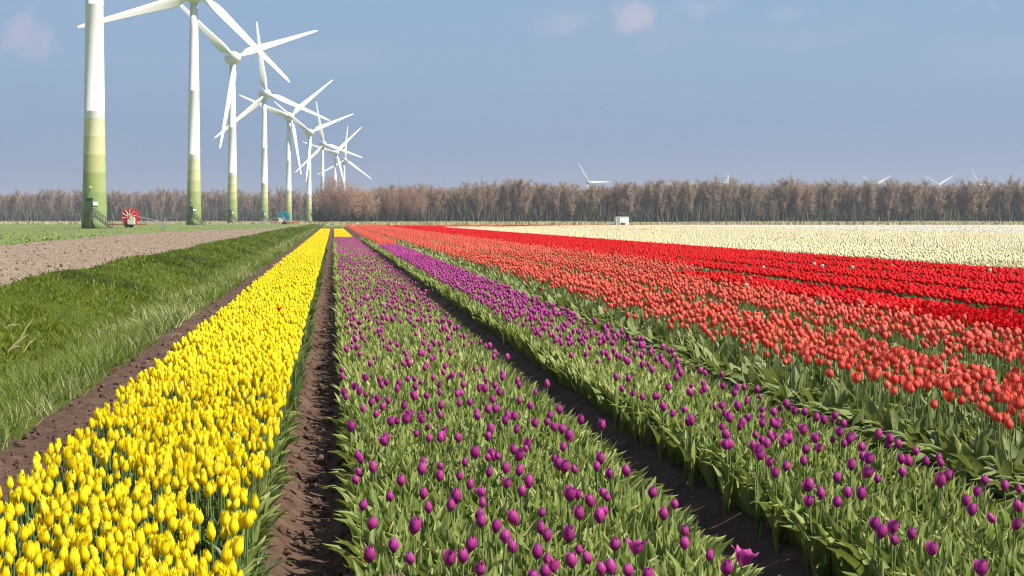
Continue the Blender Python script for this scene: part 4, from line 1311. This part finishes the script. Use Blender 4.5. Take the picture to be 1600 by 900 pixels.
def purple_beds():
    zc = STEMH['purple'] + 0.036
    pts = []
    for lst, ox, oy in ((SEEN1, 400, 560), (SEEN2, 880, 560), (SEEN3, 1200, 560)):
        for (u, v) in lst:
            x, y = at(ox + u / 2.6475, oy + v / 2.6475, zc)
            if 1.51 < x < 1.76: x = 1.51 - 0.1 * rng.random()
            if 1.76 <= x < 2.04: x = 2.04 + 0.06 * rng.random()
            if 0.05 < x < 3.05: pts.append((x, y))
    SINGLES['purple'] += pts
    ynear = max(p[1] for p in pts)
    for (x0, x1), yend, key in ((BEDS[1], 109, 'a'), (BEDS[2], 76, 'b')):
        # foliage
        X, Y = sample_strip(x0 + (0.06 if key == 'a' else 0.10), x1 - 0.02, NEAR, 112 if key == 'a' else 78, lambda y: min(330.0, 5200 / y))
        ok = visible(X, Y); X, Y = X[ok], Y[ok]
        od = np.full(len(X), np.nan)
        od[X < x0 + 0.07] = math.pi; od[X > x1 - 0.07] = 0.0
        put_leaves('leaf', X, Y, 0.255, 0.325, 3, 0.0, 0.56, out_dir=od, leanmul=1.15, lean0=0.06)
        # flowers beyond the nearest ones: sparse in front, crowding together farther back
        def dens(y):
            b = np.interp(y, [3.6, 11, 16, 25, 40, 75, 110], [9, 11, 16, 19, 17, 13, 12] if key == 'a' else [9, 14, 34, 62, 75, 60, 42])
            return float(b)
        X, Y = sample_strip(x0 + 0.03, x1 - 0.02, NEAR, yend, dens)
        keep = rng.random(len(X)) < np.clip(0.75 + 1.5 * fbm(X * 3, Y * 1.2, 95), 0.1, 1)
        X, Y = X[keep], Y[keep]
        ok = visible(X, Y); X, Y = X[ok], Y[ok]
        py = VY + F * (CAM_H - zc) / Y; px = VX + F * X / Y
        ok = (py < 562) | (px < -5) | (px > 1606) | (py > 908) | (rng.random(len(X)) < 0.42)
        X, Y = X[ok], Y[ok]
        FARP[key] = (X, Y)
    X = np.concatenate([FARP['a'][0], FARP['b'][0]]); Y = np.concatenate([FARP['a'][1], FARP['b'][1]])
    X, Y = split_near('purple', X, Y, max(0, 300 - len(pts)))
    put_flowers('purple', X, Y, big=1.0)
FARP = {}
purple_beds()

# --- coral beds
def coral_beds():
    AX = []; AY = []
    for i, (x0, x1), y0, y1 in ((2, BEDS[2], 76.5, 290), (3, BEDS[3], 6.5, 300), (4, BEDS[4], 10, 300), (5, BEDS[5], 35.5, 300)):
        X, Y = sample_strip(x0 + (-0.02 if i == 3 else 0.04), x1 - 0.04, y0, y1, lambda y: min(84.0, 2400 / y))
        if i == 3:      # thin bloom along the shaded edge of this bed
            f = np.clip((X - x0 + 0.02) / 0.60, 0.16, 1) * np.where(Y < 40, 1, 1.0)
            keep = rng.random(len(X)) < f * np.clip(0.95 + 1.1 * fbm(X * 2.2, Y * 0.9, 97), 0.1, 1); X, Y = X[keep], Y[keep]
        elif i == 4:
            keep = rng.random(len(X)) < np.clip(1.0 + 1.0 * fbm(X * 1.5, Y * 0.5, 98), 0.2, 1); X, Y = X[keep], Y[keep]
        ok = visible(X, Y); X, Y = X[ok], Y[ok]
        AX.append(X); AY.append(Y)
        XL, YL_ = sample_strip(x0, x1, y0, min(y1, 120), lambda y: min(58.0, 2300 / y))
        ok = visible(XL, YL_); XL, YL_ = XL[ok], YL_[ok]
        od = np.full(len(XL), np.nan)
        od[XL < x0 + 0.2] = math.pi
        put_leaves('leaf_wide', XL, YL_, 0.24, 0.40, 3, 0.35, 0.85, out_dir=od, out_arch=0.75, lean0=0.1)
    X = np.concatenate(AX); Y = np.concatenate(AY)
    X, Y = split_near('coral', X, Y, 300)
    put_flowers('coral', X, Y, 0.06)
coral_beds()

# --- red beds
def red_beds():
    AX = []; AY = []
    for i in (5, 6, 7, 8, 9):
        x0, x1 = BEDS[i]
        y0 = max(14.0, x0 * 2.1); y1 = 35.0 if i == 5 else 300
        X, Y = sample_strip(x0, x1, y0, y1, lambda y: min(95.0, 1900 / y))
        ok = visible(X, Y); X, Y = X[ok], Y[ok]
        AX.append(X); AY.append(Y)
        XL, YL_ = sample_strip(x0 - 0.02, x1 + 0.02, y0, min(y1, 70), lambda y: min(45.0, 1300 / y))
        ok = visible(XL, YL_); put_leaves('leaf_dark', XL[ok], YL_[ok], 0.22, 0.34, 2, 0.25, 0.9)
    X, Y = sample_strip(15.5, 40, 232, 292, lambda y: 3.0); AX.append(X); AY.append(Y)
    X, Y = sample_strip(1.9, 150, 302, 322, lambda y: 2.2); AX.append(X); AY.append(Y)
    X, Y = sample_strip(27.5, 34.5, 176, 184, lambda y: 6.0); ok = Y < 176 + (X - 27.0) * 1.0; AX.append(X[ok]); AY.append(Y[ok])
    X = np.concatenate(AX); Y = np.concatenate(AY)
    X, Y = split_near('red', X, Y, 300)
    put_flowers('red', X, Y, 0.02, stems=False, lod=(10, 26), big=1.08)
red_beds()

# --- cream and white beds
def cream_beds():
    x = 15.5; AX = []; AY = []; WX = []; WY = []
    k = 0
    while x < 145:
        x0, x1 = x, x + 1.28
        y0 = max(30.0, x0 * 2.15); y1 = np.interp(x0, [15, 24, 40, 145], [232, 240, 292, 298])
        if y0 < y1 - 4:
            kd = 2200.0 if x0 < 22 else (1000.0 if x0 < 53 else 650.0)
            X, Y = sample_strip(x0, x1 + (0.0 if x < 40 else 0.4), y0, y1, lambda y: min(70.0, kd / y))
            ok = visible(X, Y, 90); X, Y = X[ok], Y[ok]
            ok = ~((X > 27.5) & (X < 34.5) & (Y > 176) & (Y < 184))
            X, Y = X[ok], Y[ok]
            if x0 < 53: AX.append(X); AY.append(Y)
            else: WX.append(X); WY.append(Y)
            if x0 < 26:
                XL, YL_ = sample_strip(x0 - 0.03, x1 + 0.03, y0, min(y1, 95), lambda y: min(30.0, 800 / y))
                ok = visible(XL, YL_); put_leaves('leaf', XL[ok], YL_[ok], 0.22, 0.34, 2, 0.25, 0.9)
        x += 1.72; k += 1
    X = np.concatenate(AX); Y = np.concatenate(AY)
    X, Y = split_near('cream', X, Y, 300)
    put_flowers('cream', X, Y, 0.03, stems=False, lod=(10, 36), big=1.3)
    put_flowers('white', np.concatenate(WX), np.concatenate(WY), 0.03, stems=False, lod=(10, 50), big=1.6)
cream_beds()

for k, lab in (('yellow', 'mass of bright yellow tulips farther back in the yellow bed'), ('purple', 'crowded purple tulips farther back in the two purple beds'),
               ('coral', 'mass of coral tulips farther back in the coral beds'), ('red', 'mass of red tulips filling the red beds behind'),
               ('cream', 'mass of cream tulips across the right of the field'), ('white', 'whitish tulips in the far right beds')):
    if FLOWERS[k].n:
        o = obj(k + '_tulips', FLOWERS[k].mesh(k + '_tulips', M[k])); tag(o, lab, None, None, 'stuff')
for k, nm, lab in (('leaf', 'tulip_leaves', 'dense pale green upright tulip leaves in the purple beds'), ('leaf_wide', 'broad_tulip_leaves', 'broad arching grey green leaves of the coral beds'),
                   ('leaf_dark', 'narrow_tulip_leaves', 'dark green narrow leaves under the yellow and red tulips')):
    o = obj(nm, LEAVES[k].mesh(nm, M[k])); tag(o, lab, None, None, 'stuff')
o = obj('tulip_stems', STEMS.mesh('tulip_stems', M['stem'])); tag(o, 'thin green stems of the massed tulips', None, None, 'stuff')

# ------------------------------------------------------------------ single tulips
def tint_of(g, r=0.0):
    c = np.zeros((len(g), 3)); c[:, 0] = r; c[:, 1] = g; c[:, 2] = 0.5
    return c
def proto(kind, spec, seed):
    """meshes of one variety: inner cup, one outer petal, stem, leaves"""
    d = {}
    v, t, g = cup(spec, 5, 6, True, False, seed)
    pv, pt, pg = egg(dict(H=0.024, R=0.004, tip=1.3), 5, 3)
    v, t, g = merge([(v, t, g), (pv, pt, pg * 0)])
    d['flower'] = mesh_np('flower', v, t, M[kind], tint_of(g))
    d['petal'] = []
    for k in range(3):
        v, t, g = petal_grid(5, 7, spec['H'], spec['R'], spec['tip'], R(spec['half']), 0.0, 1.0, spec['point'], spec['flare'], seed + k, spec['bulge'])
        d['petal'].append(mesh_np('petal', v, t, M[kind], tint_of(g)))
    return d
def stem_mesh(kind, h, bend):
    v, t, g = stem_tmpl(h, 0.0036, 6, bend)
    return mesh_np('stem', v, t, M['stem'], tint_of(g))
def leaf_mesh(tm, L, wm, mat):
    v, t, g = tm
    return mesh_np('leaf', v * np.array([L, L * wm, L]), t, mat, tint_of(g))

PROTO = {k: [proto(k, s, 7 * i) for i, s in enumerate(KIND[k])] for k in ('yellow', 'purple', 'coral')}
OPEN = proto('purple', dict(H=0.056, R=0.028, tip=1.25, half=46, point=0.8, flare=0.55, bulge=0.55), 3)
STEMM = {k: [stem_mesh(k, STEMH[k], b) for b in (0.010, -0.012)] for k in PROTO}
LEAFM = {'yellow': [leaf_mesh(t, 0.27, 0.5, M['leaf_dark']) for t in LEAF_BLADE], 'purple': [leaf_mesh(t, 0.29, 0.55, M['leaf']) for t in LEAF_UP], 'coral': [leaf_mesh(t, 0.34, 0.95, M['leaf_wide']) for t in LEAF_UP[:2] + LEAF_ARCH[:2]]}
rs = random.Random(99)

LOOK = {'yellow': ['slim', 'slender closed', 'slightly flared', 'open flared', 'small closed'], 'purple': ['rounded', 'blunt topped', 'small rounded', 'opening', 'slim closed'], 'coral': ['rounded', 'broad', 'small', 'opening']}
def single_tulip(kind, x, y, label, group, pr=None, tilt=None, hs=None, name=None):
    t = empty((name or kind) + '_tulip', (x, y, 0.0), rs.random() * 6.28)
    ti = abs(rs.gauss(0, 0.05)) if tilt is None else tilt
    t.rotation_euler = (ti * rs.choice((-1, 1)), ti * rs.uniform(-1, 1), t.rotation_euler.z)
    sz = rs.uniform(0.92, 1.08)
    t.scale = (sz, sz, sz if hs is None else hs)
    tag(t, label, 'tulip', group)
    ki = rs.randrange(len(PROTO[kind]))
    p = pr or PROTO[kind][ki]
    if pr is None:
        t['label'] = LOOK[kind][ki] + ' ' + label
        t['group'] = LOOK[kind][ki] + ' ' + group
    obj('stem', rs.choice(STEMM[kind]), t)
    fs = rs.uniform(0.85, 1.15) * (1.08 if kind == 'yellow' else 1.0)
    f = obj('flower', p['flower'], t, (0, 0, STEMH[kind]), (rs.gauss(0, 0.15), rs.gauss(0, 0.15), rs.random() * 6.28)); f.scale = (fs,) * 3
    for k in range(3):
        obj('petal', p['petal'][k], f, (0, 0, 0), (0, 0, R(120 * k)))
    az = rs.random() * 6.28
    for k in range(2):
        l = obj('leaf', rs.choice(LEAFM[kind]), t, (0, 0, 0), (0, 0, az + k * 2.6 + rs.uniform(-.4, .4)))
    return t

for (x, y) in SINGLES['yellow']:
    if x < BEDS[0][0] + 0.14: lab = 'yellow tulip in the outer row beside the bare soil strip'
    elif x > BEDS[0][1] - 0.16: lab = 'yellow tulip in the edge row beside the wide furrow'
    else: lab = 'yellow tulip inside the near end of the yellow bed'
    single_tulip('yellow', x, y, lab, lab.replace('yellow tulip', 'yellow tulips'))
op = at(880 + 740 / 2.6475, 560 + 828 / 2.6475, STEMH['purple'] + 0.036)
ti = at(880 + 316 / 2.6475, 560 + 781 / 2.6475, STEMH['purple'] + 0.036)
for (x, y) in SINGLES['purple']:
    if abs(x - op[0]) + abs(y - op[1]) < 0.01:
        single_tulip('purple', x, y, 'wide open purple tulip with flared petals at the bottom furrow edge', None, OPEN); continue
    if abs(x - ti[0]) + abs(y - ti[1]) < 0.01:
        single_tulip('purple', x, y, 'low flared purple tulip amid the leaves left of the furrow', None, OPEN); continue
    b1 = x < 1.7
    a, b = BEDS[1] if b1 else BEDS[2]
    side = 'left' if x < a + 0.2 else ('right' if x > b - 0.2 else '')
    bed = 'the purple bed beside the yellow tulips' if b1 else 'the purple bed beside the coral tulips'
    lab = ('purple tulip on the %s edge of %s' % (side, bed)) if side else 'purple tulip amid the leaves of ' + bed
    single_tulip('purple', x, y, lab, lab.replace('purple tulip', 'purple tulips', 1))
for (x, y) in SINGLES['coral']:
    if x < BEDS[3][0] + 0.5: lab = 'coral red tulip in the sparse edge rows above the broad leaves'
    elif x < BEDS[4][0] - 0.2: lab = 'coral red tulip in the dense middle of the first coral bed'
    else: lab = 'coral red tulip in the second coral bed next to the red ones'
    single_tulip('coral', x, y, lab, lab.replace('tulip', 'tulips', 1))
def small_mesh(kind, k, name):
    h = STEMH[kind]
    v, t, g = L1[kind][k]
    s = stem_tmpl(h, 0.0034, 4); lf = LEAF_UP2[k]
    nv = len(v)
    V = np.concatenate([v + np.array([0, 0, h]), s[0]]); T = np.concatenate([t, s[1] + nv])
    me = mesh_np(name, V, T, M[kind], tint_of(np.concatenate([g, s[2] * 0 + 0.5])))
    me.materials.append(M['stem'])
    idx = np.zeros(len(T), np.int32); idx[len(t):] = 1
    me.polygons.foreach_set('material_index', idx)
    return me
for kind, lab, grp in (('red', 'red tulip with flared petals in the near red bed', 'red tulips in the near red bed'), ('cream', 'cream tulip in the front edge bed beside the red tulips', 'cream tulips in the front edge bed')):
    ms = [small_mesh(kind, k, kind + '_tulip') for k in range(3)]
    for (x, y) in SINGLES[kind]:
        o = obj(kind + '_tulip', rs.choice(ms), None, (x, y, 0), (rs.gauss(0, 0.05), rs.gauss(0, 0.05), rs.random() * 6.28))
        s = rs.uniform(0.88, 1.12); o.scale = (s, s, s)
        tag(o, lab, 'tulip', grp)
ms = [small_mesh('white', k, 'white_tulip') for k in range(3)]
for (px, py, lab) in ((1193, 418, 'leftmost stray white tulip standing among the red tulips'), (1272, 413, 'left one of a close pair of stray white tulips among the red'),
                      (1285, 416.5, 'right one of a close pair of stray white tulips among the red'), (1332, 418.5, 'largest stray white tulip alone in the middle of the red bed'),
                      (1547, 423, 'rightmost stray white tulip standing among the red tulips'), (1166, 446, 'stray pale tulip where the coral tulips meet the red')):
    x, y = at(px, py, STEMH['white'] + 0.10)
    o = obj('white_tulip', rs.choice(ms), None, (x, y, 0)); o.scale = (1.5, 1.5, 1.17)
    tag(o, lab, 'tulip', 'stray white tulips in the red beds')
x, y = at(436, 486, STEMH['yellow'] + 0.07)
o = obj('red_tulip', small_mesh('red', 1, 'red_tulip'), None, (x, y, 0)); o.scale = (1.15, 1.15, 1.06)
tag(o, 'single stray dark red tulip standing among the yellow tulips', 'tulip')

# ------------------------------------------------------------------ haze
def build_haze():
    m = bpy.data.materials.new('thin_haze'); m.use_nodes = True
    t = NT(m.node_tree)
    v = t.n('ShaderNodeVolumePrincipled', ins={'Color': (0.86, 0.90, 1.0, 1), 'Density': 0.00017, 'Anisotropy': 0.2})
    o_ = t.n('ShaderNodeOutputMaterial'); t.t.links.new(v.outputs[0], o_.inputs['Volume'])
    bm = bmesh.new(); add_box(bm, (300, 4400, 64), (20000, 11400, 132))
    o = obj('haze', bm_mesh('haze', bm, m)); tag(o, 'thin bluish haze over the whole plain', None, None, 'stuff')
build_haze()
